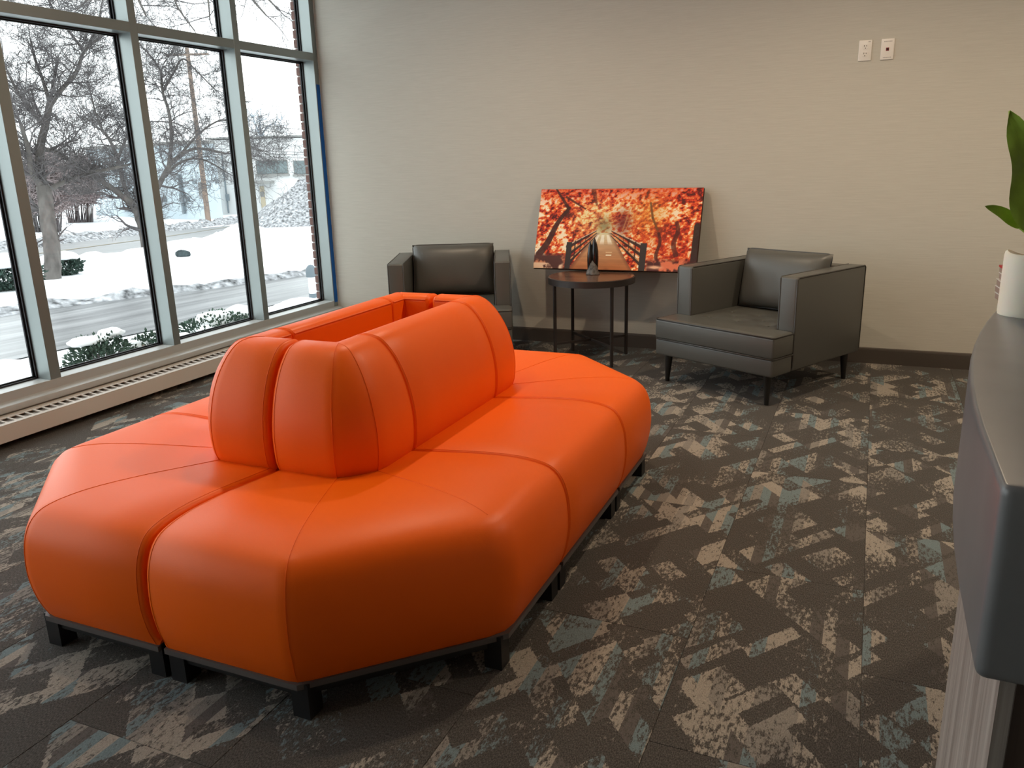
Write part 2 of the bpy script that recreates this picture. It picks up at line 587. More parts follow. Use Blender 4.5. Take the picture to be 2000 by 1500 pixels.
# stool ledge under the window
m = MB()
pr = [(0, .150), (.040, .142), (.050, .150), (.053, .165), (.048, .178), (.036, .184), (.006, .186), (0, .190)]
vs = [(x, y, z) for y in (WIN_END, -.002) for x, z in pr]
n = len(pr)
m.add(vs, [(i, (i + 1) % n, n + (i + 1) % n, n + i) for i in range(n)] + [tuple(range(n)), tuple(range(2 * n - 1, n - 1, -1))])
struct(m.build('trim_1', 'alu_paint', smooth=40))

# blue masking tape on the jamb
m = MB(); m.box(.0002, .0012, -.046, -.004, .225, 1.935)
tag(m.build('masking_tape', 'tape'), 'long strip of blue masking tape on the window jamb beside the wall', 'tape')

# ------------------------------------------------------------------ baseboard heater
ht = tag(empty('baseboard_heater', (.1, -3, 0)), 'long low cream baseboard heater with slotted top under the window', 'heater')
ht.location = (0, 0, 0)
HX0, HX1, HY0, HY1 = .012, .165, -6.0, -.05
ZB, ZF = .138, .124


def htop(x):
    return ZB + (ZF - ZB) * (x - HX0) / (HX1 - HX0)


m = MB()
m.box(HX1 - .006, HX1, HY0, HY1, .034, ZF - .004)
m.build('front_panel', 'heater', ht, bevel=.002, seg=1)
quick_box('core', 'heater_dark', (HX0, HX1 - .006, HY0 + .012, HY1 - .012, .045, .117), ht)


def slab(mb, xa, xb, ya, yb, t=.004):
    za, zb = htop(xa), htop(xb)
    mb.add([(xa, ya, za - t), (xb, ya, zb - t), (xb, yb, zb - t), (xa, yb, za - t), (xa, ya, za), (xb, ya, zb), (xb, yb, zb), (xa, yb, za)],
           [(0, 3, 2, 1), (4, 5, 6, 7), (0, 1, 5, 4), (1, 2, 6, 5), (2, 3, 7, 6), (3, 0, 4, 7)])


SX0, SX1 = .078, .140
m = MB(); slab(m, HX0, SX0, HY0, HY1); m.build('top_rail', 'heater', ht)
m = MB(); slab(m, SX1, HX1, HY0, HY1); m.build('top_rail', 'heater', ht)
m = MB(); m.box(HX0, HX1, HY1 - .012, HY1, .0, .118); m.build('end_cap', 'heater', ht)
m = MB(); m.box(HX0, HX1, HY0, HY0 + .012, .0, .118); m.build('end_cap', 'heater', ht)
PITCHS, BAR = .0485, .0105
bar = MB(); slab(bar, SX0, SX1, -BAR / 2, BAR / 2); bar_me = bar.mesh('slat'); bar_me.materials.append(MT['heater'])
wide = MB(); slab(wide, SX0, SX1, -.045, .045); wide_me = wide.mesh('slat'); wide_me.materials.append(MT['heater'])
GAP_AT = on_z(322, 722, .13)[1]
y = HY1
k = 0
while y > HY0:
    o = link('slat', bar_me, ht)
    if abs((y - GAP_AT) % (PITCHS * 24)) < PITCHS * .5:
        o.data = wide_me
        o.location = (0, y, 0); y -= .10
    else:
        o.location = (0, y, 0); y -= PITCHS
del m

# ------------------------------------------------------------------ modular sofa
CX = 2.398
U, CUT, VS = .865, .41, .84
Y0, LM = -4.265, .64
YS1, YS2 = Y0 + VS, Y0 + VS + LM
Y1 = YS2 + VS
TK = math.tan(math.radians(22.5))
GAP = .007
GD = .002


def catmull(pts, n=4):
    P = [np.array(p, float) for p in pts]
    out = []
    for i in range(len(P) - 1):
        p0, p1, p2, p3 = P[max(i - 1, 0)], P[i], P[i + 1], P[min(i + 2, len(P) - 1)]
        for k in range(n):
            t = k / n
            out.append(.5 * ((2 * p1) + (-p0 + p2) * t + (2 * p0 - 5 * p1 + 4 * p2 - p3) * t * t + (-p0 + 3 * p1 - 3 * p2 + p3) * t ** 3))
    out.append(P[-1])
    return out


SEAT_CURVE = catmull([(.032, .100), (.012, .155), (.0, .225), (.0, .290), (.009, .350), (.034, .402), (.078, .430), (.167, .443), (.29, .441), (.42, .431), (.545, .420)], 3)
SEAT_PROF = SEAT_CURVE + [np.array((.60, .418)), np.array((.60, .100))]
BACK_CURVE = catmull([(.552, .400), (.534, .440), (.528, .500), (.530, .550), (.538, .600), (.556, .664), (.590, .733), (.636, .784), (.680, .799), (.722, .797), (.740, .786), (.745, .770)], 3)
BACK_PROF = BACK_CURVE + [np.array((.745, .14)), np.array((.60, .14)), np.array((.60, .40))]


def inset_profile(prof, e):
    """move a closed profile inwards by e"""
    n = len(prof)
    area = sum(prof[i][0] * prof[(i + 1) % n][1] - prof[(i + 1) % n][0] * prof[i][1] for i in range(n))
    sg = 1 if area > 0 else -1
    out = []
    for i in range(n):
        t = prof[(i + 1) % n] - prof[i - 1]
        t = t / (np.linalg.norm(t) + 1e-9)
        nrm = np.array((-t[1], t[0])) * sg
        out.append(prof[i] + nrm * e)
    return out


def corner_plan(d, soft=.03, soft_c=.05):
    """points of the octagon corner path inset by d: list of (u, v, end_inset)"""
    A = np.array((GAP, d)); D = np.array((U - d, VS - GD))
    if CUT * math.sqrt(2) - 2 * d * TK > .004:
        B = np.array((U - CUT - d * TK, d)); C = np.array((U - d, CUT + d * TK))
    else:
        B = np.array((U - d - .002, d)); C = np.array((U - d, d + .002))
    fl = np.linalg.norm(C - B)
    r = min(soft, .32 * fl, .3 * np.linalg.norm(B - A))
    ab = (B - A) / np.linalg.norm(B - A); bc = (C - B) / fl; cd = (D - C) / np.linalg.norm(D - C)
    pts = [A, A + ab * .004, A + ab * .015]
    rc_ = min(soft_c, .55 * fl, .3 * np.linalg.norm(D - C))
    b0, b1 = B - ab * r, B + bc * r
    c0, c1 = C - bc * rc_, C + cd * rc_
    pts += [A + ab * .015 + (b0 - A - ab * .015) * .5, b0, (b0 + 2 * B + b1) / 4, b1, (b1 + c0) / 2, c0, (c0 + 2 * C + c1) / 4, c1,
            c1 + (D - cd * .008 - c1) * .5, D - cd * .008, D - cd * .0025, D]
    return pts


def straight_plan(d):
    x = U - d
    vs = [GD, GD + .0025, GD + .008] + [GD + .008 + (LM - 2 * GD - .016) * t for t in (.2, .4, .6, .8)] + [LM - GD - .008, LM - GD - .0025, LM - GD]
    return [np.array((x, v)) for v in vs]




def sweep(plan, prof, to_world):
    ns = len(plan(.1))
    a0, a1, d0_, d1_ = (inset_profile(prof, e) for e in ((.014, .005, .007, .0022) if plan is corner_plan else (.007, .0022, .007, .0022)))
    rows = []
    for s in range(ns):
        pf = {0: a0, 1: a1, ns - 1: d0_, ns - 2: d1_}.get(s, prof)
        rows.append([to_world(*plan(d)[s], z) for d, z in pf])
    n = len(prof)
    mb = MB()
    fs = []
    for s in range(ns - 1):
        for k in range(n):
            k2 = (k + 1) % n
            fs.append((s * n + k, s * n + k2, (s + 1) * n + k2, (s + 1) * n + k))
    fs.append(tuple(range(n))); fs.append(tuple((ns - 1) * n + k for k in range(n)))
    mb.add([p for r in rows for p in r], fs)
    return mb


def seam_tube(plan, idx, curve, to_world, r=.0012, lift=.0002):
    n = len(curve)
    pts = []
    for i, (d, z) in enumerate(curve):
        t = curve[min(i + 1, n - 1)] - curve[max(i - 1, 0)]
        t = t / np.linalg.norm(t)
        nr = np.array((-t[1], t[0]))
        d2, z2 = d + nr[0] * lift, z + nr[1] * lift
        pts.append(to_world(*plan(d2)[idx], z2))
    mb = MB(); mb.tube(pts, r, 6)
    return mb


def rail(plan, d, z, i0, i1, to_world, r):
    mb = MB(); mb.tube([to_world(*plan(d)[i], z) for i in range(i0, i1 + 1)], r, 8)
    return mb


def bar_along(pts2, t, z0, z1, to_world):
    """flat bar of thickness t running along plan points (outer line), between z0 and z1"""
    mb = MB()
    n = len(pts2)
    outer = pts2
    inner = []
    for i in range(n):
        a = pts2[max(i - 1, 0)]; b = pts2[min(i + 1, n - 1)]
        tt = (b - a) / np.linalg.norm(b - a)
        inner.append(pts2[i] + np.array((-tt[1], tt[0])) * t)
    vs = []
    for i in range(n):
        for q, z in ((outer[i], z0), (outer[i], z1), (inner[i], z1), (inner[i], z0)):
            vs.append(to_world(q[0], q[1], z))
    fs = []
    for i in range(n - 1):
        for k in range(4):
            fs.append((i * 4 + k, i * 4 + (k + 1) % 4, (i + 1) * 4 + (k + 1) % 4, (i + 1) * 4 + k))
    fs += [(0, 1, 2, 3), tuple((n - 1) * 4 + k for k in range(4))]
    mb.add(vs, fs)
    return mb


def leg_box(c, tx, ty, to_world, w=.052, z1=.10):
    """square leg at plan point c with plan axes tx, ty"""
    mb = MB()
    tx = np.array(tx, float); ty = np.array(ty, float)
    cs = [c, c + tx * w, c + tx * w + ty * w, c + ty * w]
    mb.add([to_world(q[0], q[1], z) for z in (0, z1) for q in cs],
           [(0, 1, 2, 3), (4, 5, 6, 7)] + [(i, (i + 1) % 4, 4 + (i + 1) % 4, 4 + i) for i in range(4)])
    return mb


def sofa_module(kind, sx, sy, yend, label):
    ox, oy = CX, yend
    root = empty('sofa_corner_module' if kind == 'corner' else 'sofa_straight_module', (ox, oy, 0))
    tag(root, label, 'sofa', 'orange modules of the hollow sofa ring')
    tw = lambda u, v, z: (sx * u, sy * v, z)
    plan = corner_plan if kind == 'corner' else straight_plan
    ns = len(plan(.1))
    seat = sweep(plan, SEAT_PROF, tw).build('seat', 'orange', root, smooth=50)
    back = sweep(plan, BACK_PROF, tw).build('backrest', 'orange', root, smooth=50)
    for idx in ((5, 9) if kind == 'corner' else ()):
        seam_tube(plan, idx, SEAT_CURVE if idx == 5 else SEAT_CURVE[18:], tw).build('seam', 'orange', seat, smooth=60)
        seam_tube(plan, idx, BACK_CURVE[:-6], tw).build('seam', 'orange', back, smooth=60)
    for idx in (2, ns - 3):
        seam_tube(plan, idx, SEAT_CURVE, tw, .0010, .0).build('seam', 'orange', seat, smooth=60)
        seam_tube(plan, idx, BACK_CURVE, tw, .0010, .0).build('seam', 'orange', back, smooth=60)
    rail(plan, .743, .782, 2, ns - 3, tw, .0035).build('piping', 'orange_seam', back, smooth=60)
    # frame and legs
    d0 = .024
    if kind == 'corner':
        A = np.array((GAP + .004, d0)); B = np.array((U - CUT - d0 * TK, d0)); C = np.array((U - d0, CUT + d0 * TK)); D = np.array((U - d0, VS - GAP - .004))
        e_ = .020
        A2 = A + (0, e_); B2 = B + (-e_ * TK, e_); C2 = C + (-e_, e_ * TK); D2 = D + (-e_, 0)
        bar_along([A2, B2, C2, D2], .03, .058, .088, tw).build('frame', 'black_metal', root)
        bar_along([A, B, C, D], .06, .087, .103, tw).build('frame_lip', 'frame_edge', root)
        f = np.array((1, 1)) / math.sqrt(2); g = np.array((-1, 1)) / math.sqrt(2)
        leg_box(A + (0, .012), (1, 0), (0, 1), tw).build('leg', 'black_metal', root)
        leg_box(B + (-.03, .012), (1, 0), (0, 1), tw).build('leg', 'black_metal', root)
        leg_box(C + (-.012, -.025), (-1, 0), (0, 1), tw).build('leg', 'black_metal', root)
        leg_box(D + (-.012, 0), (-1, 0), (0, -1), tw).build('leg', 'black_metal', root)
        leg_box(np.array((.08, .62)), (1, 0), (0, 1), tw).build('leg', 'black_metal', root)
    else:
        A = np.array((U - d0, GAP + .004)); D = np.array((U - d0, LM - GAP - .004))
        bar_along([A + (-.02, 0), D + (-.02, 0)], .03, .058, .088, tw).build('frame', 'black_metal', root)
        bar_along([A, D], .06, .087, .103, tw).build('frame_lip', 'frame_edge', root)
        for v, s in ((GAP + .004, 1), (LM - GAP - .004, -1)):
            leg_box(np.array((U - d0 - .012, v)), (-1, 0), (0, s), tw).build('leg', 'black_metal', root)
            leg_box(np.array((.17, v)), (1, 0), (0, s), tw).build('leg', 'black_metal', root)
    return root


sofa_module('corner', 1, 1, Y0, 'orange vinyl sofa corner module jutting towards the reception counter')
sofa_module('corner', -1, 1, Y0, 'orange vinyl sofa corner module at the heater side, far from the armchairs')
sofa_module('straight', 1, 1, YS1, 'orange vinyl straight sofa module facing the reception counter')
sofa_module('straight', -1, 1, YS1, 'orange vinyl straight sofa module facing the window')
sofa_module('corner', 1, -1, Y1, 'orange vinyl sofa corner module beside the round side table')
sofa_module('corner', -1, -1, Y1, 'orange vinyl sofa corner module between the window and an armchair')


# ------------------------------------------------------------------ armchairs
def rbox(name, material, b, parent, r=.014, seg=3):
    return quick_box(name, material, b, parent, bevel=r, seg=seg, smooth=50)


def pillow(W, H, T, nx=28, nz=20, sag=0.0):
    """soft cushion standing in xz, thickness along y"""
    mb = MB()
    vs = []
    for side in (-1, 1):
        for j in range(nz + 1):
            for i in range(nx + 1):
                u, v = i / nx * 2 - 1, j / nz * 2 - 1
                e = (max(0, 1 - abs(u) ** 3.2) * max(0, 1 - abs(v) ** 3.2)) ** .42
                pinch = 1 - .035 * (1 - abs(v) ** 2) * abs(u) ** 4
                pz = 1 - .05 * (1 - u * u) * abs(v) ** 4 * (1 if v < 0 else .25)
                wr = .004 * math.sin(9 * u + 3 * v) * e * (1 - v) * .5
                vs.append((u * W / 2 * pinch, side * (T / 2 * e + wr * .6), v * H / 2 * pz))
    fs = []
    k = (nx + 1) * (nz + 1)
    for j in range(nz):
        for i in range(nx):
            a = j * (nx + 1) + i
            fs.append((a, a + 1, a + nx + 2, a + nx + 1))
            fs.append((k + a, k + a + nx + 1, k + a + nx + 2, k + a + 1))
    mb.add(vs, fs)
    return mb


def armchair(x, y, rz, label):
    W, D, a, t, ha, hs, z1, zb = .815, .895, .190, .108, .687, .398, .269, .17
    root = empty('armchair', (x, y, 0), rz)
    tag(root, label, 'armchair', 'charcoal vinyl armchairs')
    yf, yb = -D / 2, D / 2
    # lower base: wide at the front, narrow between the arms
    m = MB()

    def tee(z0, zt, grow=0.0):
        w = W / 2 + grow
        i = W / 2 - t - .002
        pl = [(-w, yf - grow), (w, yf - grow), (w, yf + a - .003), (i, yf + a - .003), (i, yb - .10), (-i, yb - .10), (-i, yf + a - .003), (-w, yf + a - .003)]
        vs = [(px, py, z) for z in (z0, zt) for px, py in pl]
        n = 8
        return vs, [tuple(range(n - 1, -1, -1)), tuple(range(n, 2 * n))] + [(k, (k + 1) % n, n + (k + 1) % n, n + k) for k in range(n)]
    m.add(*tee(zb, z1)); m.build('base', 'grey_vinyl', root, bevel=.012, seg=3, smooth=50)
    # T cushion with tufted top
    m = MB(); m.add(*tee(z1 + .001, hs - .012, .003)); seat = m.build('seat_cushion', 'grey_vinyl', root, bevel=.012, seg=3, smooth=50)
    NX, NY = 48, 52
    tuft = [(tx, ty) for ty in (-.20, .02) for tx in (-.20, 0, .20)] + [(tx, -.09) for tx in (-.10, .10)]
    vs, fs, ok = [], [], {}
    for j in range(NY + 1):
        for i in range(NX + 1):
            px = -W / 2 - .002 + (W + .004) * i / NX; py = yf - .002 + (D - .10) * j / NY
            dz = 0
            for tx, ty in tuft:
                r2 = (px - tx) ** 2 + (py - ty) ** 2
                dz -= .011 * math.exp(-r2 / (2 * .024 ** 2))
            e = min(px + W / 2 + .003, W / 2 + .003 - px, py - yf + .003)
            if py > yf + a: e = min(W / 2 - t - abs(px) + .02, e)
            edge = -.012 * max(0, 1 - e / .016) ** 2
            crown = .006 * math.cos(px / W * 2.6) * math.cos(py / D * 2.2)
            ok[(i, j)] = (abs(px) < W / 2 - t - .001) or (py < yf + a - .004)
            vs.append((px, py, hs + dz + edge + crown - .006))
    for j in range(NY):
        for i in range(NX):
            if all(ok[q] for q in ((i, j), (i + 1, j), (i + 1, j + 1), (i, j + 1))):
                o0 = j * (NX + 1) + i
                fs.append((o0, o0 + 1, o0 + NX + 2, o0 + NX + 1))
    used = sorted({i for f_ in fs for i in f_}); rm = {v_: i for i, v_ in enumerate(used)}
    vs = [vs[i] for i in used]; fs = [tuple(rm[i] for i in f_) for f_ in fs]
    m = MB(); m.add(vs, fs); m.build('tufted_top', 'grey_vinyl', seat, smooth=180, recalc=False)
    for tx, ty in tuft:
        m = MB(); m.lathe([(.004, 0), (.009, .001), (.011, .004), (.008, .007), (.002, .008)], 12, (tx, ty, hs - .013)); m.build('button', 'grey_vinyl', seat, smooth=60)
    # arms and back
    for s in (-1, 1):
        xa, xb = (W / 2 - t, W / 2) if s > 0 else (-W / 2, -W / 2 + t)
        arm = rbox('armrest', 'grey_vinyl', (xa, xb, yf + a, yb, zb, ha), root)
        q = MB()
        r = .0045
        zi = .012
        for xx in (xa + .003, xb - .003):
            q.tube([(xx, yf + a + .004, zb + .02), (xx, yf + a + .003, ha - zi), (xx, yf + a + zi, ha - .003), (xx, yb - zi, ha - .003), (xx, yb - .003, ha - zi), (xx, yb - .003, zb + .02)], r, 6)
        q.build('piping', 'grey_pipe', arm, smooth=60)
    back = rbox('backrest', 'grey_vinyl', (-W / 2 + t - .002, W / 2 - t + .002, yb - .12, yb, zb, ha - .004), root)
    q = MB(); q.tube([(-W / 2 + t, yb - .118, ha - .008), (W / 2 - t, yb - .118, ha - .008)], .003, 6); q.build('piping', 'grey_pipe', back)
    pc = pillow(W - 2 * t - .012, .365, .17).build('back_cushion', 'grey_vinyl', root, smooth=180)
    pc.location = (0, yb - .205, hs + .178); pc.rotation_euler = (math.radians(-11), 0, 0)
    q = MB()
    PW_, PH_ = W - 2 * t - .012, .365
    ring = []
    for k in range(64):
        an = 2 * math.pi * k / 64
        cxx, czz = math.cos(an), math.sin(an)
        e = .12
        px = math.copysign(abs(cxx) ** e, cxx); pz = math.copysign(abs(czz) ** e, czz)
        pinch = 1 - .035 * (1 - abs(pz) ** 2) * abs(px) ** 4
        pzz = 1 - .05 * (1 - px * px) * abs(pz) ** 4 * (1 if pz < 0 else .25)
        ring.append((px * PW_ / 2 * pinch, 0, pz * PH_ / 2 * pzz))
    q.tube(ring + ring[:2], .0042, 6, cap=False); q.build('piping', 'grey_pipe', pc, smooth=60)
    # front piping lines of the cushion
    q = MB()
    for zz in (z1,):
        q.tube([(-W / 2 - .002, yf + a - .004, zz), (-W / 2 - .002, yf + .012, zz), (-W / 2 + .012, yf - .003, zz), (W / 2 - .012, yf - .003, zz), (W / 2 + .002, yf + .012, zz), (W / 2 + .002, yf + a - .004, zz)], .0042, 6)
    zz = hs - .012
    q.tube([(-W / 2 - .001, yf + a - .006, zz), (-W / 2 - .001, yf + .010, zz), (-W / 2 + .010, yf - .001, zz), (W / 2 - .010, yf - .001, zz), (W / 2 + .001, yf + .010, zz), (W / 2 + .001, yf + a - .006, zz)], .0042, 6)
    q.build('piping', 'grey_pipe', seat, smooth=60)
    for lx in (-1, 1):
        for ly in (-1, 1):
            q = MB()
            cx_, cy_ = lx * (W / 2 - .062), ly * (D / 2 - .058)
            q.tube([(cx_ + lx * .006, cy_ + ly * .006, 0), (cx_ + lx * .004, cy_ + ly * .004, .06), (cx_, cy_, zb + .004)], [.0125, .0165, .0245], 16)
            q.build('leg', 'dark_wood_leg', root, smooth=50)
    return root


armchair(3.473, -.640, -.483, 'charcoal vinyl armchair with tufted seat standing below the two wall plates')
armchair(1.402, -.598, .421, 'charcoal vinyl armchair with back pillow half hidden behind the orange sofa')

# ------------------------------------------------------------------ round side table
TX, TY, TR, TH = 2.360, -.424, .290, .572
tb = tag(empty('side_table', (TX, TY, 0), 0), 'round side table with worn wood top and dark metal legs', 'table')
m = MB(); m.lathe([(TR - .012, -.008), (TR - .006, -.002), (TR - .008, 0)], 72, (0, 0, TH)); m.build('top', 'tabletop', tb, smooth=40)
m = MB()
N_ = 72
vs, fs = [], []
for r, z in ((TR - .006, TH - .001), (TR, TH - .004), (TR, TH - .044), (TR - .012, TH - .044), (TR - .012, TH - .010)):
    for k in range(N_):
        an = 2 * math.pi * k / N_
        vs.append((r * math.cos(an), r * math.sin(an), z))
for i in range(5):
    for k in range(N_):
        fs.append((i * N_ + k, i * N_ + (k + 1) % N_, ((i + 1) % 5) * N_ + (k + 1) % N_, ((i + 1) % 5) * N_ + k))
m.add(vs, fs); m.build('rim', 'table_metal', tb, smooth=40)
m = MB(); m.lathe([(TR - .013, -.040), (TR - .013, -.008)], 48, (0, 0, TH)); m.build('underside', 'table_metal', tb)
# leg azimuths: the front right leg shows left of the back right one
vdir = math.atan2(TY - CAM[1], TX - CAM[0])
rdir = vdir - math.pi / 2
ang0 = rdir + math.atan2(.137, .25)
LR = TR - .016
lp = []
for k in range(4):
    an = ang0 + k * math.pi / 2
    c, s = math.cos(an), math.sin(an)
    lp.append((LR * c, LR * s))
    q = MB()
    h = .0085
    tx, ty = -s, c
    cs = [(LR * c + h * (e * c + g * tx), LR * s + h * (e * s + g * ty)) for e, g in ((-1, -1), (1, -1), (1, 1), (-1, 1))]
    q.add([(px, py, z) for z in (0, TH - .020) for px, py in cs], [(0, 1, 2, 3), (4, 5, 6, 7)] + [(i, (i + 1) % 4, 4 + (i + 1) % 4, 4 + i) for i in range(4)])
    q.build('leg', 'table_metal', tb)
for k in (0, 1):
    q = MB()
    a_, b_ = Vector((*lp[k], .135)), Vector((*lp[k + 2], .135))
    d_ = (b_ - a_).normalized(); n_ = Vector((-d_.y, d_.x, 0)) * .007
    cs = [a_ - n_, b_ - n_, b_ + n_, a_ + n_]
    q.add([c_ + Vector((0, 0, z + .0145 * k * 0)) for z in (-.007, .007) for c_ in cs], [(0, 1, 2, 3), (4, 5, 6, 7)] + [(i, (i + 1) % 4, 4 + (i + 1) % 4, 4 + i) for i in range(4)])
    q.build('stretcher', 'table_metal', tb)


# ------------------------------------------------------------------ stone sculpture on the table
SP = on_z(1158, 536, TH)
st = tag(empty('stone_sculpture', (SP[0], SP[1], TH - .0008)), 'polished black stone sculpture of pointed blades on a rough grey base', 'sculpture')


def rough_lathe(prof, n, amp, seed, sx=1, sy=1, lean=(0, 0)):
    mb = MB()
    vs = []
    for i, (r, z) in enumerate(prof):
        for k in range(n):
            a = 2 * math.pi * k / n
            rr = r * (1 + amp * mnoise.noise(Vector((math.cos(a) * 2 + seed, math.sin(a) * 2, z * 30))))
            vs.append((rr * math.cos(a) * sx + lean[0] * z, rr * math.sin(a) * sy + lean[1] * z, z))
    fs = []
    for i in range(len(prof) - 1):
        for k in range(n):
            fs.append((i * n + k, i * n + (k + 1) % n, (i + 1) * n + (k + 1) % n, (i + 1) * n + k))
    fs.append(tuple(range(n - 1, -1, -1))); fs.append(tuple((len(prof) - 1) * n + k for k in range(n)))
    mb.add(vs, fs)
    return mb


rough_lathe([(.043, 0), (.046, .006), (.041, .014), (.036, .028), (.033, .05), (.024, .075), (.012, .10), (.003, .12)], 26, .22, 1).build('base', 'stone_grey', st, smooth=180)


def blade(x, y, h, w, t, lean, rz, zb=.012):
    prof = [(.62, 0), (.86, .18), (1.0, .42), (.98, .62), (.74, .80), (.34, .93), (.02, 1.0)]
    n = 10
    mb = MB(); vs = []
    for r, q in prof:
        for k in range(n):
            a = 2 * math.pi * k / n
            px, py = r * w * math.cos(a), r * t * math.sin(a)
            px += lean * q * h
            vs.append((x + px * math.cos(rz) - py * math.sin(rz), y + px * math.sin(rz) + py * math.cos(rz), zb + q * h))
    fs = [(i * n + k, i * n + (k + 1) % n, (i + 1) * n + (k + 1) % n, (i + 1) * n + k) for i in range(len(prof) - 1) for k in range(n)]
    fs += [tuple(range(n - 1, -1, -1)), tuple((len(prof) - 1) * n + k for k in range(n))]
    mb.add(vs, fs)
    return mb


VR = math.atan2(CR[1], CR[0])
for (lx, h, w, t, lean, mt_) in ((-.022, .212, .019, .020, .03, 'stone_black'), (.016, .234, .024, .024, -.02, 'stone_black'), (-.002, .222, .014, .014, .0, 'stone_grey')):
    off = np.array((math.cos(VR), math.sin(VR))) * lx
    blade(off[0], off[1] + (.012 if mt_ == 'stone_grey' else 0), h, w, t, lean, VR).build('blade', mt_, st, smooth=50)

# ------------------------------------------------------------------ canvas print of an autumn bridge
CW, CH, CT = 1.150, .570, .034
TILT = .345


def fbm(X, Y, seed, oct=4, f0=1.0):
    rs = np.random.RandomState(seed)
    out = np.zeros_like(X); amp = 1; tot = 0; f = f0
    for _ in range(oct):
        G = rs.rand(64, 64)
        x = (X * f + rs.rand() * 50) % 64; y = (Y * f + rs.rand() * 50) % 64
        xi, yi = x.astype(int) % 64, y.astype(int) % 64
        fx, fy = x - np.floor(x), y - np.floor(y)
        fx, fy = fx * fx * (3 - 2 * fx), fy * fy * (3 - 2 * fy)
        x2, y2 = (xi + 1) % 64, (yi + 1) % 64
        out += amp * ((G[yi, xi] * (1 - fx) + G[yi, x2] * fx) * (1 - fy) + (G[y2, xi] * (1 - fx) + G[y2, x2] * fx) * fy)
        tot += amp; amp *= .55; f *= 2.1
    return out / tot


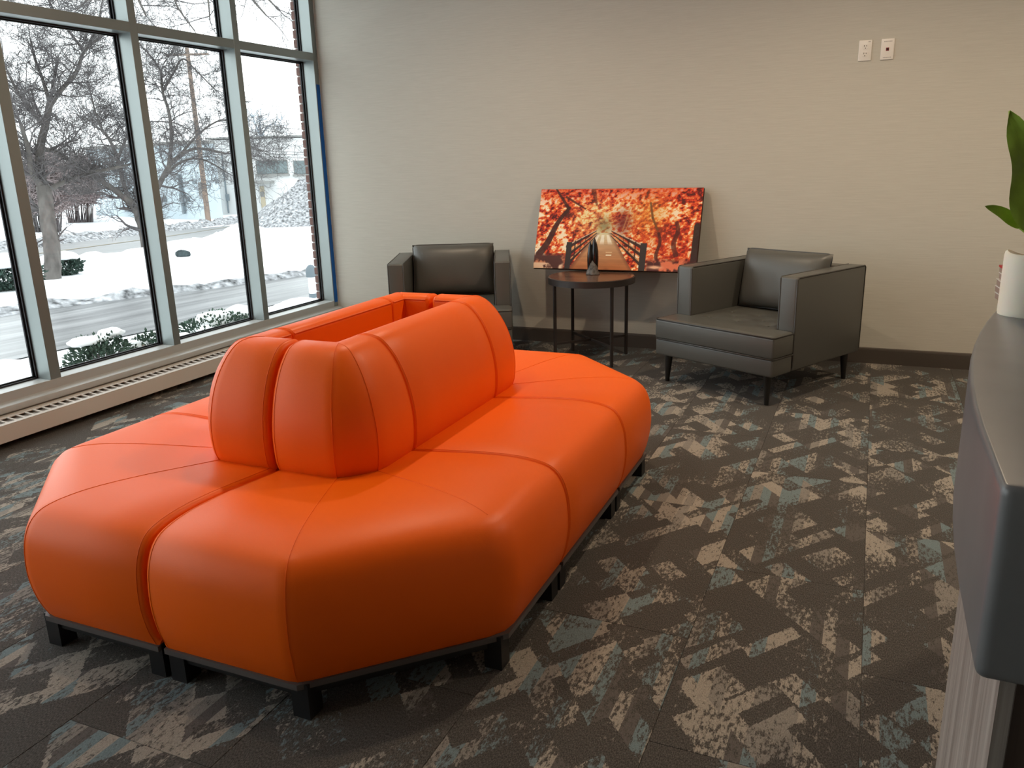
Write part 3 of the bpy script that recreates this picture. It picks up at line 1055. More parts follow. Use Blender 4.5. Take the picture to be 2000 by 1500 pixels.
def paint_bridge(nu, nv):
    u, v = np.meshgrid(np.linspace(0, 1, nu), np.linspace(0, 1, nv))
    X, Y = u * 2, v
    C = np.array
    img = np.zeros((nv, nu, 3))

    def put(mask, col):
        mk = np.clip(mask, 0, 1)[..., None]
        img[:] = img * (1 - mk) + C(col, float) * mk if np.ndim(col) < 3 else img * (1 - mk) + col * mk
    # leaves: ramp through dark red, red, orange, yellow, cream
    n1 = fbm(X * 1.0 + Y * .25, Y * 1.25, 3, 4, 26); n2 = fbm(X, Y, 9, 3, 5)
    t = np.clip((n1 - .5) * 2.3 + .52 + (n2 - .5) * 1.0, 0, 1)
    stops = [(0, (84, 20, 14)), (.22, (176, 38, 20)), (.45, (226, 74, 30)), (.65, (242, 130, 56)), (.82, (250, 190, 120)), (1, (255, 236, 208))]
    leaf = np.zeros_like(img)
    for ch in range(3):
        leaf[..., ch] = np.interp(t, [s[0] for s in stops], [s[1][ch] for s in stops])
    img[:] = leaf
    # glowing pale clearing
    g = np.exp(-(((u - .36) / .13) ** 2 + ((v - .38) / .22) ** 2))
    put(g * .75 * np.clip(n1 * 1.6 - .1, 0, 1), (238, 220, 150))
    g = np.exp(-(((u - .70) / .10) ** 2 + ((v - .33) / .28) ** 2))
    put(g * .55, (222, 150, 50))
    g = np.exp(-(((u - .43) / .05) ** 2 + ((v - .46) / .10) ** 2)); put(g * .8, (128, 122, 84))
    g = np.exp(-(((u - .545) / .05) ** 2 + ((v - .42) / .14) ** 2)); put(g * .85 * np.clip(n2 * 1.7, 0, 1), (104, 34, 34))
    g = np.exp(-(((u - .84) / .16) ** 2 + ((v - .72) / .25) ** 2)); put(g * .55 * np.clip(1.5 - n1 * 1.6, 0, 1), (206, 58, 24))
    put((np.clip((.20 - v) / .2, 0, 1)) * .55 * np.clip((n1 - .42) * 5, 0, 1), (206, 40, 30))

    def line(x0, y0, x1, y1, w0, w1, col, a=1.0, wob=0):
        dx, dy = x1 - x0, y1 - y0
        L2 = (dx * 2) ** 2 + dy ** 2
        tt = np.clip(((u - x0) * dx * 4 + (v - y0) * dy) / L2, 0, 1)
        px = x0 + tt * dx + (wob * np.sin(tt * 7) if wob else 0); py = y0 + tt * dy
        d = np.sqrt(((u - px) * 2) ** 2 + (v - py) ** 2)
        w = w0 + (w1 - w0) * tt
        put(np.clip((w - d) / .006 + .5, 0, 1) * a, col)
    # trunks
    line(.03, .82, .19, .24, .045, .022, (62, 30, 24), .9, .008)
    line(.19, .24, .10, .0, .020, .012, (58, 26, 22), .8)
    line(.17, .10, .30, .25, .014, .008, (70, 30, 24), .8)
    line(.34, .02, .37, .20, .03, .012, (84, 40, 24), .6)
    for a_ in (.555, .575, .60):
        line(a_ - .01, .52, a_ + .03, .2, .006, .004, (204, 140, 78), .7)
    line(.70, .18, .72, .36, .012, .014, (110, 70, 34), .85); line(.72, .36, .755, .50, .014, .010, (110, 70, 34), .85)
    line(.765, .55, .775, .95, .018, .022, (58, 24, 20), .75, .01)
    line(.865, .42, .87, .80, .024, .03, (74, 30, 22), .7, .01)
    line(.985, .46, .982, .92, .035, .04, (48, 34, 32), .95)
    # stream and rocks at the foot
    n3 = fbm(X, Y, 21, 4, 9)
    put(np.clip((v - .80) / .05, 0, 1) * np.clip((.21 - u) / .02, 0, 1), (86, 48, 42))
    put(np.clip((v - .82) / .04, 0, 1) * np.clip((.21 - u) / .02, 0, 1) * np.clip((n3 - .5) * 9, 0, 1), (206, 130, 92))
    put(np.clip((v - .92) / .02, 0, 1) * np.clip((.20 - u) / .02, 0, 1) * np.clip((n3 - .38) * 7, 0, 1), (244, 208, 176))
    put(np.clip((v - .84) / .06, 0, 1) * np.clip((u - .70) / .02, 0, 1), (78, 36, 34))
    put(np.clip((v - .82) / .04, 0, 1) * np.clip((u - .70) / .02, 0, 1) * np.clip((n3 - .53) * 9, 0, 1), (226, 120, 84))
    put(np.clip(1 - np.abs(v - .955) / .03, 0, 1) * np.clip(1 - np.abs(u - .76) / .06, 0, 1) * 1.6, (240, 186, 150))
    # deck of the bridge
    yf_ = .545
    tt = np.clip((v - yf_) / (1 - yf_), 0, 1)
    xl, xr = .385 + (.23 - .385) * tt, .475 + (.625 - .475) * tt
    deck = (v > yf_) & (u > xl) & (u < xr)
    col = np.zeros_like(img)
    for ch, (a_, b_, c_) in enumerate(zip((222, 214, 176), (200, 158, 118), (176, 104, 58))):
        col[..., ch] = np.interp(tt, [0, .35, 1], [a_, b_, c_])
    grain = 1 + .16 * (fbm(X * .4, Y * 3, 31, 3, 14) - .5) - .05 * (np.sin(v * 210) > .9)
    put(deck.astype(float), col * grain[..., None])
    cxm = (xl + xr) / 2
    for k_ in (-.30, -.02, .26):
        w_ = (xr - xl)
        st_ = (np.abs(u - (cxm + k_ * w_)) < .075 * w_) & (v > yf_ + .03) & (v < .70)
        put(st_ * .8 * np.clip((.70 - v) / .05, 0, 1), (250, 244, 226))
    put(((np.abs(v - .82) < .008) & (np.abs(u - .475) < .018)) * .9, (252, 238, 206))
    put(((np.abs(v - .785) < .004) & (np.abs(u - .475) < .02)) * .8, (240, 214, 170))
    put(deck * np.clip(1 - (u - xl) / .03, 0, 1) * .6, (92, 46, 34)); put(deck * np.clip(1 - (xr - u) / .025, 0, 1) * .6, (110, 60, 44))
    # railings
    for side in (-1, 1):
        if side < 0: near, far = (.215, None), (.385, None)
        else: near, far = (.685, None), (.478, None)
        xn, xf_ = near[0], far[0]
        for z0, z1_, col_, w_ in ((.70, .515, (66, 38, 34), .020), (.80, .545, (62, 34, 30), .018), (.92, .575, (66, 36, 30), .016)):
            line(xn, z0 + .022, xf_, z1_ + .006, w_ * 1.5, .006, (48, 30, 28), .9)
            line(xn, z0, xf_, z1_, w_ * .42, .004, (222, 168, 116) if z0 > .75 else (226, 196, 168), .95)
        for q_, a_ in ((.25, .9), (.45, .8), (.62, .7), (.78, .5)):
            xx = xn + (xf_ - xn) * q_
            line(xx, .70 + (.52 - .70) * q_, xx, .98 + (.57 - .98) * q_, .010 * (1 - q_), .010 * (1 - q_), (54, 30, 28), a_)
        xa_, xb_ = (xn - .012, xn + .022) if side < 0 else (xn - .022, xn + .018)
        put(((u > xa_) & (u < xb_) & (v > .665)).astype(float), (54, 46, 44))
    return np.clip(img, 0, 255)


NU, NV = 520, 260
IMG = paint_bridge(NU, NV) / 255.0
IMGL = np.where(IMG <= .04045, IMG / 12.92, ((IMG + .055) / 1.055) ** 2.4)
# local frame: x along the width, z up the picture, front at y=-CT
cv = empty('canvas_print', (1.868, -.214, .5745))
cv.rotation_euler = (-TILT, -.0, 0)
tag(cv, 'wide canvas print of a wooden bridge in autumn woods leaning on the back wall', 'picture')
m = MB(); m.box(0, CW, -CT + .0015, 0, 0, CH); m.build('stretched_canvas', 'canvas_side', cv, bevel=.003, seg=2, smooth=40)
xs = np.linspace(.002, CW - .002, NU); zs = np.linspace(CH - .002, .002, NV)
gx, gz = np.meshgrid(xs, zs)
verts = np.stack([gx.ravel(), np.full(gx.size, -CT), gz.ravel()], 1)
idx = np.arange(NU * NV).reshape(NV, NU)
faces = np.stack([idx[1:, :-1].ravel(), idx[1:, 1:].ravel(), idx[:-1, 1:].ravel(), idx[:-1, :-1].ravel()], 1)
me = bpy.data.meshes.new('print')
me.from_pydata(verts.tolist(), [], faces.tolist())
ca = me.color_attributes.new('print', 'FLOAT_COLOR', 'POINT')
buf = np.ones((NU * NV, 4), np.float32); buf[:, :3] = IMGL.reshape(-1, 3)
ca.data.foreach_set('color', buf.ravel())
me.materials.append(attr_mat('canvas_ink', 'print', .55))
link('print', me, cv)

# ------------------------------------------------------------------ wall plates
def wall_plate(x, z, label, kind):
    r = empty('outlet_plate' if kind == 'outlet' else 'data_plate', (x, -.0001, z))
    tag(r, label, 'outlet')
    quick_box('plate', 'plate', (-.036, .036, -.006, 0, -.058, .058), r, bevel=.0035, seg=3)
    if kind == 'outlet':
        for dz in (.021, -.021):
            q = MB()
            n_ = 28; ring = []
            for k_ in range(n_):
                an = 2 * math.pi * k_ / n_
                ring.append((.0165 * math.cos(an), max(-.0135, min(.0135, .0175 * math.sin(an)))))
            q.add([(px, yy, dz + pz) for yy in (-.0055, -.0078) for px, pz in ring], [tuple(range(n_)), tuple(range(2 * n_ - 1, n_ - 1, -1))] + [(k_, (k_ + 1) % n_, n_ + (k_ + 1) % n_, n_ + k_) for k_ in range(n_)])
            so = q.build('socket', 'plate', r)
            for bx in ((-.0078, -.0048, .000, .0095), (.0048, .0078, .001, .0085), (-.0025, .0025, -.0105, -.0055)):
                quick_box('slot', 'slot', (bx[0], bx[1], -.0082, -.0075, dz + bx[2], dz + bx[3]), so)
        quick_box('print_mark', 'greytext', (.014, .026, -.0063, -.0058, .046, .050), r)
    else:
        quick_box('port', 'redport', (-.0085, .0085, -.0078, -.004, -.009, .009), r, bevel=.001, seg=1)
        quick_box('port_hole', 'slot', (-.005, .005, -.0082, -.0076, -.006, .005), r)
        for zz in (.043, -.045):
            for k_ in range(6):
                quick_box('print_mark', 'greytext', (-.021 + k_ * .0075, -.0155 + k_ * .0075, -.0063, -.0058, zz - .0025, zz + .0025), r)
    return r


wall_plate(3.929, 1.901, 'white duplex power outlet plate high on the tan wall', 'outlet')
wall_plate(4.050, 1.9, 'white wall plate with a single red jack high on the tan wall', 'data')

# ------------------------------------------------------------------ reception counter
ZT, APR = 1.07, .178


def counter_edge(y, off=0.0):
    return 4.157 + off + (.18 * (y + 4.75) ** 2 if y > -4.75 else 0)


ct = tag(empty('reception_counter', (4.5, -4.2, 0)), 'reception counter with charcoal bowed top and grey woodgrain front', 'counter')
ct.location = (0, 0, 0)
YN, YFAR, XR = -4.888, -2.75, 5.05


def counter_outline(off, yn, yfar, xr, n=26):
    pts = [(xr, yn), (counter_edge(yn, off), yn)]
    pts = [(counter_edge(yn + (yfar - yn) * k / n, off), yn + (yfar - yn) * k / n) for k in range(n + 1)]
    return pts + [(xr, yfar), (xr, yn)]


def slab_rounded(outline, z0, z1, r, seg=5):
    """vertical prism with rounded top and bottom edges"""
    n = len(outline)
    P = [np.array(p) for p in outline]
    inn = []
    for i in range(n):
        a, b, c = P[i - 1], P[i], P[(i + 1) % n]
        t1 = (b - a) / np.linalg.norm(b - a); t2 = (c - b) / np.linalg.norm(c - b)
        n1, n2 = np.array((t1[1], -t1[0])), np.array((t2[1], -t2[0]))
        bis = n1 + n2
        bis = bis / max(1e-6, bis @ bis) * 2
        inn.append(bis)
    rows = [(r * (1 - math.sin(a)), z0 + r * (1 - math.cos(a))) for a in [k / seg * math.pi / 2 for k in range(seg + 1)]]
    rows += [(r * (1 - math.cos(a)), z1 - r + r * math.sin(a)) for a in [k / seg * math.pi / 2 for k in range(seg + 1)]]
    mb = MB(); vs = []
    for ins, z in rows:
        for i in range(n):
            q = P[i] + inn[i] * ins * .5 * 1.0
            vs.append((q[0], q[1], z))
    fs = []
    for i in range(len(rows) - 1):
        for k in range(n):
            fs.append((i * n + k, i * n + (k + 1) % n, (i + 1) * n + (k + 1) % n, (i + 1) * n + k))
    fs += [tuple(range(n - 1, -1, -1)), tuple((len(rows) - 1) * n + k for k in range(n))]
    mb.add(vs, fs)
    return mb


ol = counter_outline(0, YN, YFAR, XR)
# soften the near vertical corner
c0 = np.array((counter_edge(YN), YN)); rr = .010
arc = []
for k in range(5):
    a = math.pi * 1.5 - k / 4 * math.pi / 2
    arc.append((c0[0] + rr + rr * math.cos(a), c0[1] + rr + rr * math.sin(a)))
ol = arc + [p for p in ol[1:]]
# orientation: make it clockwise so that the inset points inwards
sa = sum(ol[i][0] * ol[(i + 1) % len(ol)][1] - ol[(i + 1) % len(ol)][0] * ol[i][1] for i in range(len(ol)))
if sa > 0: ol = ol[::-1]
slab_rounded(ol, ZT - APR, ZT, .010).build('countertop', 'counter', ct, smooth=35)
# body: curved laminate front and dark end panel
m = MB()
NB = 26
yb0, yb1 = -4.868, -2.85
fr_ = [(counter_edge(yb0 + (yb1 - yb0) * k / NB, .023), yb0 + (yb1 - yb0) * k / NB) for k in range(NB + 1)]
bk_ = [(x + .02, y_) for x, y_ in fr_]
vs = [(x, y_, z) for (x, y_) in fr_ for z in (0, ZT - APR + .005)] + [(x, y_, z) for (x, y_) in bk_ for z in (0, ZT - APR + .005)]
o_ = 2 * (NB + 1)
fs = []
for k in range(NB):
    fs += [(2 * k, 2 * k + 2, 2 * k + 3, 2 * k + 1), (o_ + 2 * k, o_ + 2 * k + 1, o_ + 2 * k + 3, o_ + 2 * k + 2), (2 * k + 1, 2 * k + 3, o_ + 2 * k + 3, o_ + 2 * k + 1), (2 * k, o_ + 2 * k, o_ + 2 * k + 2, 2 * k + 2)]
fs += [(0, 1, o_ + 1, o_), (2 * NB, o_ + 2 * NB, o_ + 2 * NB + 1, 2 * NB + 1)]
m.add(vs, fs); m.build('front_panel', 'laminate', ct)
quick_box('end_panel', 'dark_lam', (counter_edge(yb0, .023) + .012, XR - .06, yb0 - .004, yb0 + .03, 0, ZT - APR + .005), ct)
quick_box('back_panel', 'dark_lam', (XR - .10, XR - .06, yb0 + .03, yb1, 0, ZT - APR + .005), ct)

# candle
cp = on_z(1948, 613, ZT)
rc = .042
cdir = np.array((cp[0] - CAM[0], cp[1] - CAM[1])); cdir /= np.linalg.norm(cdir)
cright = np.array((cdir[1], -cdir[0]))
cc = cp[:2] + cright * rc * .96 + cdir * rc * .30
cd = tag(empty('pillar_candle', (cc[0], cc[1], ZT - .0005)), 'ivory pillar candle on the reception counter', 'candle')
CHH = .099
mb = MB(); n = 40; vs = []
for r, z in ((rc * .985, 0), (rc, .004), (rc, CHH - .008), (rc * .97, CHH - .002), (rc * .90, CHH), (rc * .82, CHH - .006), (rc * .7, CHH - .016), (.004, CHH - .022)):
    for k in range(n):
        a = 2 * math.pi * k / n
        wv = (.004 * math.sin(a * 2 + 1) + .003 * math.sin(3 * a)) if z > .05 else (.0008 * math.sin(5 * a) if z == 0 else 0)
        vs.append((r * math.cos(a), r * math.sin(a), max(0, z + wv)))
fs = [(i * n + k, i * n + (k + 1) % n, (i + 1) * n + (k + 1) % n, (i + 1) * n + k) for i in range(7) for k in range(n)] + [tuple(range(n - 1, -1, -1)), tuple(7 * n + k for k in range(n))]
mb.add(vs, fs); mb.build('wax', 'wax', cd, smooth=50)
mb = MB(); mb.tube([(0, 0, CHH - .024), (.001, 0, CHH - .008), (.003, 0, CHH - .002)], .0012, 6); mb.build('wick', 'slot', cd)

# stack of red cards behind the candle
bp_ = on_z(1945, 601, ZT)
for k in range(5):
    z = ZT + .0002 + k * .0118
    o = empty('folded_card', (bp_[0] + .064 + random.uniform(-.003, .003), bp_[1] + .075 + random.uniform(-.003, .003), z), YAW * 0 + .1 + random.uniform(-.06, .06))
    tag(o, 'brown card with a pale edge in the small stack behind the candle' if k < 4 else 'red card on top of the small stack behind the candle', 'card', 'stacked cards on the counter')
    quick_box('sheet', 'white_paper', (-.05, .05, -.035, .035, 0, .0085 if k == 4 else .0105), o, bevel=.001, seg=1)
    quick_box('cover', 'red_paper' if k == 4 else 'plate', (-.051, .051, -.036, .036, .0085 if k == 4 else .0105, .0117), o)


# plant: broad leaves rising from a pot on the counter
def leaf_mesh(base, tip, width, bend, side, n=16, m_=7, fold=.18, wave=.012):
    base, tip, side, bend = (np.array(a, float) for a in (base, tip, side, bend))
    side = side / np.linalg.norm(side)
    ax = tip - base
    nrm = np.cross(ax, side); nrm /= np.linalg.norm(nrm)
    vs, fs = [], []
    for i in range(n + 1):
        t = i / n
        w = width * (math.sin(math.pi * min(1, t ** .72)) ** .8 if 0 < t < 1 else 0.004)
        c = base + ax * t + bend * 4 * t * (1 - t)
        for j in range(m_ + 1):
            s = j / m_ * 2 - 1
            p = c + side * s * w / 2 + nrm * (abs(s) * fold * w / 2 + wave * math.sin(t * 11 + s * 2) * abs(s))
            vs.append(p)
    for i in range(n):
        for j in range(m_):
            a = i * (m_ + 1) + j
            fs.append((a, a + 1, a + m_ + 2, a + m_ + 1))
    mb = MB(); mb.add(vs, fs)
    return mb


DL = 1.62
pb = at_depth(2055, 620, DL); PX, PY = pb[0], pb[1]
pl = tag(empty('potted_plant', (PX, PY, ZT - .0005)), 'potted plant with broad bright green leaves on the reception counter', 'plant')
mb = MB(); mb.lathe([(.040, 0), (.043, .004), (.055, .085), (.058, .09), (.053, .092), (.05, .075)], 32); mb.build('pot', 'pot', pl, smooth=40)
mb = MB(); mb.lathe([(.0515, .074), (.0515, .078)], 32); mb.build('soil', 'soil', pl)
base_ = np.array((PX, PY, ZT))
LR_ = CR.copy()
for (bx, by, tx, ty, wd, bend, dd) in ((2004, 458, 1971, 216, .085, tuple(CR * .020), 0.0), (1993, 446, 1923, 402, .026, tuple(CU * .008), .02), (2050, 430, 2090, 210, .09, (.02, 0, .0), .06), (2070, 470, 2150, 330, .08, (0, 0, .03), -.02), (2060, 455, 2020, 300, .08, (0, .02, .02), .10)):
    b3 = at_depth(bx, by, DL + dd) - base_; t3 = at_depth(tx, ty, DL + dd) - base_
    sd = np.cross((t3 - b3), CF); sd /= np.linalg.norm(sd)
    lf = leaf_mesh(b3, t3, wd, bend, sd, wave=.008 if wd > .03 else .0012).build('leaf', 'leaf', pl, smooth=180, recalc=False)
    q = MB(); q.tube([(random.uniform(-.012, .012), random.uniform(-.012, .012), .076), b3 * .6 + np.array((0, 0, .02)), b3 + (t3 - b3) * .03], [.0035, .003, .002], 7); q.build('stem', 'leaf', pl, smooth=60)

# ------------------------------------------------------------------ ceiling fixtures
for (x, y) in [a[:2] for a in DOWNLIGHTS] + [(5.90, -3.90), (1.87, -5.90), (5.90, -6.20)]:
    q = MB(); n = 32
    vs, fs = [], []
    for r, z in ((.075, CEIL - .0005), (.075, CEIL - .004), (.058, CEIL - .006), (.055, CEIL - .0005)):
        for k in range(n):
            a = 2 * math.pi * k / n
            vs.append((x + r * math.cos(a), y + r * math.sin(a), z))
    fs = [(i * n + k, i * n + (k + 1) % n, ((i + 1) % 4) * n + (k + 1) % n, ((i + 1) % 4) * n + k) for i in range(4) for k in range(n)]
    q.add(vs, fs)
    tag(q.build('recessed_downlight', 'lamp_trim'), 'white trim ring of a recessed ceiling downlight', 'downlight', 'ceiling downlights')

# ================================================================== outside
SD = np.array((-.72, .694))
G0, GK, GMIN = -.3, .033, -1.55


def ground_z(x, y):
    s = x * SD[0] + y * SD[1]
    return max(GMIN, G0 - GK * max(0, s))


def gp(px, py):
    d = ray(px, py)
    s0, sd = CAM[:2] @ SD, d[:2] @ SD
    t = (G0 - GK * s0 - CAM[2]) / (d[2] + GK * sd)
    P = CAM + d * t
    if t < 0 or P[2] < GMIN: P = on_z(px, py, GMIN)
    return P


# snowy ground
xs = [-.135, -.5, -1, -2, -3, -4, -5, -6, -8, -10, -13, -16, -20, -25, -30, -36, -42, -50, -60, -75, -95, -130]
ys = list(range(-40, 12, 4)) + list(range(12, 80, 4)) + [90, 110, 140]
m = MB()
vs = [(x, y, ground_z(x, y)) for x in xs for y in ys]
ny = len(ys)
m.add(vs, [(i * ny + j, i * ny + j + 1, (i + 1) * ny + j + 1, (i + 1) * ny + j) for i in range(len(xs) - 1) for j in range(ny - 1)])
SNOW = struct(m.build('snow_ground', 'snow', smooth=180))
# ground beyond the back wall line too
m = MB()
xs2 = [-.135, 3, 8, 20, 40]
ys2 = [.25, 4, 8, 16, 30, 50, 80, 140]
vs = [(x, y, ground_z(x, y)) for x in xs2 for y in ys2]
m.add(vs, [(i * 8 + j, i * 8 + j + 1, (i + 1) * 8 + j + 1, (i + 1) * 8 + j) for i in range(4) for j in range(7)])
struct(m.build('snow_ground_side', 'snow', smooth=180))


def ribbon(name, a, b, material, lift, n=24):
    """strip of paving between two polylines of equal length"""
    def resample(L, n):
        L = [np.array(p, float) for p in L]
        acc = [0]
        for i in range(1, len(L)): acc.append(acc[-1] + np.linalg.norm(L[i] - L[i - 1]))
        out = []
        for k in range(n + 1):
            t = acc[-1] * k / n
            i = max(0, min(len(L) - 2, int(np.searchsorted(acc, t)) - 1))
            f = (t - acc[i]) / (acc[i + 1] - acc[i])
            out.append(L[i] + (L[i + 1] - L[i]) * f)
        return out
    A, B = resample(a, n), resample(b, n)
    vs, fs = [], []
    W_ = 6
    for k in range(n + 1):
        for j in range(W_ + 1):
            q = A[k] + (B[k] - A[k]) * j / W_
            vs.append((q[0], q[1], ground_z(q[0], q[1]) + lift))
    for k in range(n):
        for j in range(W_):
            fs.append((k * (W_ + 1) + j, k * (W_ + 1) + j + 1, (k + 1) * (W_ + 1) + j + 1, (k + 1) * (W_ + 1) + j))
    mb = MB(); mb.add(vs, fs)
    return mb.build(name, material, recalc=False)


drive_far = [(-6.5, -20), (-6.45, 2.0), (-6.1, 3.0), (-5.6, 4.3), (-5.3, 5.6), (-5.0, 7), (-4.6, 12), (-4.5, 30)]
drive_near = [(-3.3, -20), (-3.2, 0), (-2.9, 6), (-2.4, 30)]
struct(ribbon('driveway', drive_near, drive_far, 'slush', .012, 40))
road_far = [(-16, -30), (-19, 0), (-22.5, 12.6), (-25.3, 21.2), (-27.6, 29.3), (-28.2, 34)]
road_near = [(-9.5, -30), (-12.6, 0), (-13.7, 9.6), (-16.2, 15.4), (-20.7, 21.5), (-26.0, 28.0)]
ROAD = struct(ribbon('road', road_near, road_far, 'road', .012, 40))
lin_a = [tuple(np.array(a) * .48 + np.array(b) * .52) for a, b in zip(road_near, road_far)]
lin_b = [tuple(np.array(a) * .455 + np.array(b) * .545) for a, b in zip(road_near, road_far)]
ribbon('road_line', lin_a, lin_b, 'roadline', .02, 40).parent = ROAD


def lumpy_ridge(name, line, w, h, material, seed, n=160, m_=6, lift=0.0, amp=.8):
    L = [np.array(p, float) for p in line]
    acc = [0]
    for i in range(1, len(L)): acc.append(acc[-1] + np.linalg.norm(L[i] - L[i - 1]))
    vs, fs = [], []
    for k in range(n + 1):
        t = acc[-1] * k / n
        i = max(0, min(len(L) - 2, int(np.searchsorted(acc, t)) - 1))
        f = (t - acc[i]) / (acc[i + 1] - acc[i])
        c = L[i] + (L[i + 1] - L[i]) * f
        tt = (L[i + 1] - L[i]); tt = tt / np.linalg.norm(tt); nn = np.array((-tt[1], tt[0]))
        for j in range(m_ + 1):
            s = j / m_ * 2 - 1
            nz = mnoise.noise(Vector((t * 1.7, s * 1.3, seed))) + .6 * mnoise.noise(Vector((t * 5, s * 3, seed + 5)))
            hh = h * (1 - s * s) * (1 + amp * nz)
            q = c + nn * (s * w * (1 + .5 * mnoise.noise(Vector((t * 1.1, 3, seed)))))
            vs.append((q[0], q[1], ground_z(q[0], q[1]) + max(-.03, hh) + lift - .02 * abs(s)))
    for k in range(n):
        for j in range(m_):
            a = k * (m_ + 1) + j
            fs.append((a, a + 1, a + m_ + 2, a + m_ + 1))
    mb = MB(); mb.add(vs, fs)
    return mb.build(name, material, smooth=180, recalc=False)


lumpy_ridge('snow_bank', drive_far[:6] + [(-4.7, 11)], .22, .10, 'dirty_snow', 1, 260).parent = SNOW
lumpy_ridge('snow_bank', [(x - .5, y) for x, y in drive_far[:6]] + [(-5.2, 11)], .45, .16, 'snow', 2, 200).parent = SNOW
lumpy_ridge('snow_bank', road_far, .7, .28, 'dirty_snow', 3, 220).parent = SNOW
lumpy_ridge('snow_bank', [(x + .9, y - .2) for x, y in road_near], .8, .22, 'snow', 4, 200).parent = SNOW
lumpy_ridge('snow_bank', [(-3.05, -8), (-2.95, -1.0), (-2.8, -.4)], .22, .08, 'snow', 6, 120).parent = SNOW


# ---- trees
def bare_tree(name, label, base, D, limbs, seed, twig_len, n_side, group=None, twig_mat='twig', levels=3, bark='bark', spread=1.0):
    """limbs: list of ([(px, py, depth offset)...], r0, r1); pixel paths give the limb lines at the trunk's distance"""
    rnd = random.Random(seed)
    root = empty(name, tuple(base))
    tag(root, label, 'tree', group)
    trunk = MB(); twigs = MB()
    base_v = Vector(base)

    def branch(p, d, L, r, lev):
        n = 5 if lev < 2 else 4
        pts = [p]; q = p.copy(); dd = d.copy()
        for i in range(n):
            dd = (dd + Vector((rnd.gauss(0, .20), rnd.gauss(0, .20), rnd.gauss(.02, .20)))).normalized()
            q = q + dd * (L / n)
            pts.append(q.copy())
        rad = [max(.0032 * spread, r * (1 - .75 * i / n)) for i in range(n + 1)]
        twigs.tube([a - base_v for a in pts], rad, 4 if lev == 0 else 3, cap=False)
        if lev >= levels: return
        k = rnd.randint(4, 6) if lev < 2 else rnd.randint(3, 5)
        for _ in range(k):
            i = rnd.randint(1, n)
            t = (pts[i] - pts[i - 1]).normalized()
            side = Vector((rnd.gauss(0, 1), rnd.gauss(0, 1), rnd.gauss(.15, .8)))
            nd = (t * .7 + side.normalized() * .85).normalized()
            branch(pts[i - 1].lerp(pts[i], rnd.random()), nd, L * rnd.uniform(.45, .7), rad[i] * .7, lev + 1)
    for path, r0, r1 in limbs:
        P = [Vector(at_depth(x, y, D + dz)) for x, y, dz in path]
        Q = [Vector(q) for q in catmull([tuple(p) for p in P], 5)]
        n = len(Q)
        rad = [r0 + (r1 - r0) * (i / (n - 1)) ** .8 for i in range(n)]
        rad = [r * (1 + .10 * mnoise.noise(Vector((i * .7, r0 * 30, seed)))) for i, r in enumerate(rad)]
        trunk.tube([q - base_v for q in Q], rad, 10)
        tot = n_side if r0 < .09 else max(2, n_side // 3)
        for k in range(tot):
            f = rnd.uniform(.35 if r0 > .09 else .12, 1)
            i = min(n - 2, int(f * (n - 1)))
            t = (Q[i + 1] - Q[i]).normalized()
            side = Vector((rnd.gauss(0, 1), rnd.gauss(0, 1), rnd.gauss(.2, .8))).normalized()
            branch(Q[i].copy(), (t * .6 + side).normalized(), twig_len * rnd.uniform(.6, 1.2), max(.008, rad[i] * .45), 0)
        branch(Q[-1].copy(), (Q[-1] - Q[-2]).normalized(), twig_len, r1 * .8, 0)
    trunk.build('trunk', bark, root, smooth=180)
    tw = twigs.build('branches', twig_mat, root, smooth=180, recalc=False)
    tw['kind'] = 'stuff'
    return root


B1 = gp(103, 545); D1 = float((B1 - CAM) @ CF)
B1[2] -= .05
bare_tree('bare_tree', 'bare tree with a thick knotted trunk on the snowy lawn beside evergreen shrubs', B1, D1, [
    ([(102, 552, 0), (103, 520, 0), (100, 470, 0), (93, 430, 0), (88, 385, 0), (84, 365, 0)], .165, .13),
    ([(86, 372, 0), (78, 330, .1), (80, 280, .2), (90, 240, .2), (98, 200, .3)], .10, .06),
    ([(84, 368, 0), (62, 335, -.3), (55, 290, -.5), (40, 240, -.8)], .07, .03),
    ([(94, 372, 0), (125, 355, .2), (165, 340, .4), (215, 330, .5), (250, 322, .6)], .055, .025),
    ([(90, 250, .2), (60, 215, 0), (35, 180, -.3), (15, 140, -.5)], .055, .02),
    ([(98, 205, .3), (120, 175, .5), (150, 140, .8), (165, 100, 1), (200, 70, 1.2)], .055, .025),
    ([(98, 205, .3), (85, 160, .3), (70, 120, .2), (60, 80, 0)], .045, .018),
    ([(84, 290, .2), (115, 300, .6), (150, 322, .9), (175, 335, 1)], .05, .02),
    ([(165, 100, 1), (130, 55, .8), (100, 10, .5), (80, -40, .3)], .03, .015),
    ([(165, 100, 1), (190, 50, 1.2), (200, 0, 1.3)], .028, .013),
], 11, .95, 13, 'bare trees on the lawn')

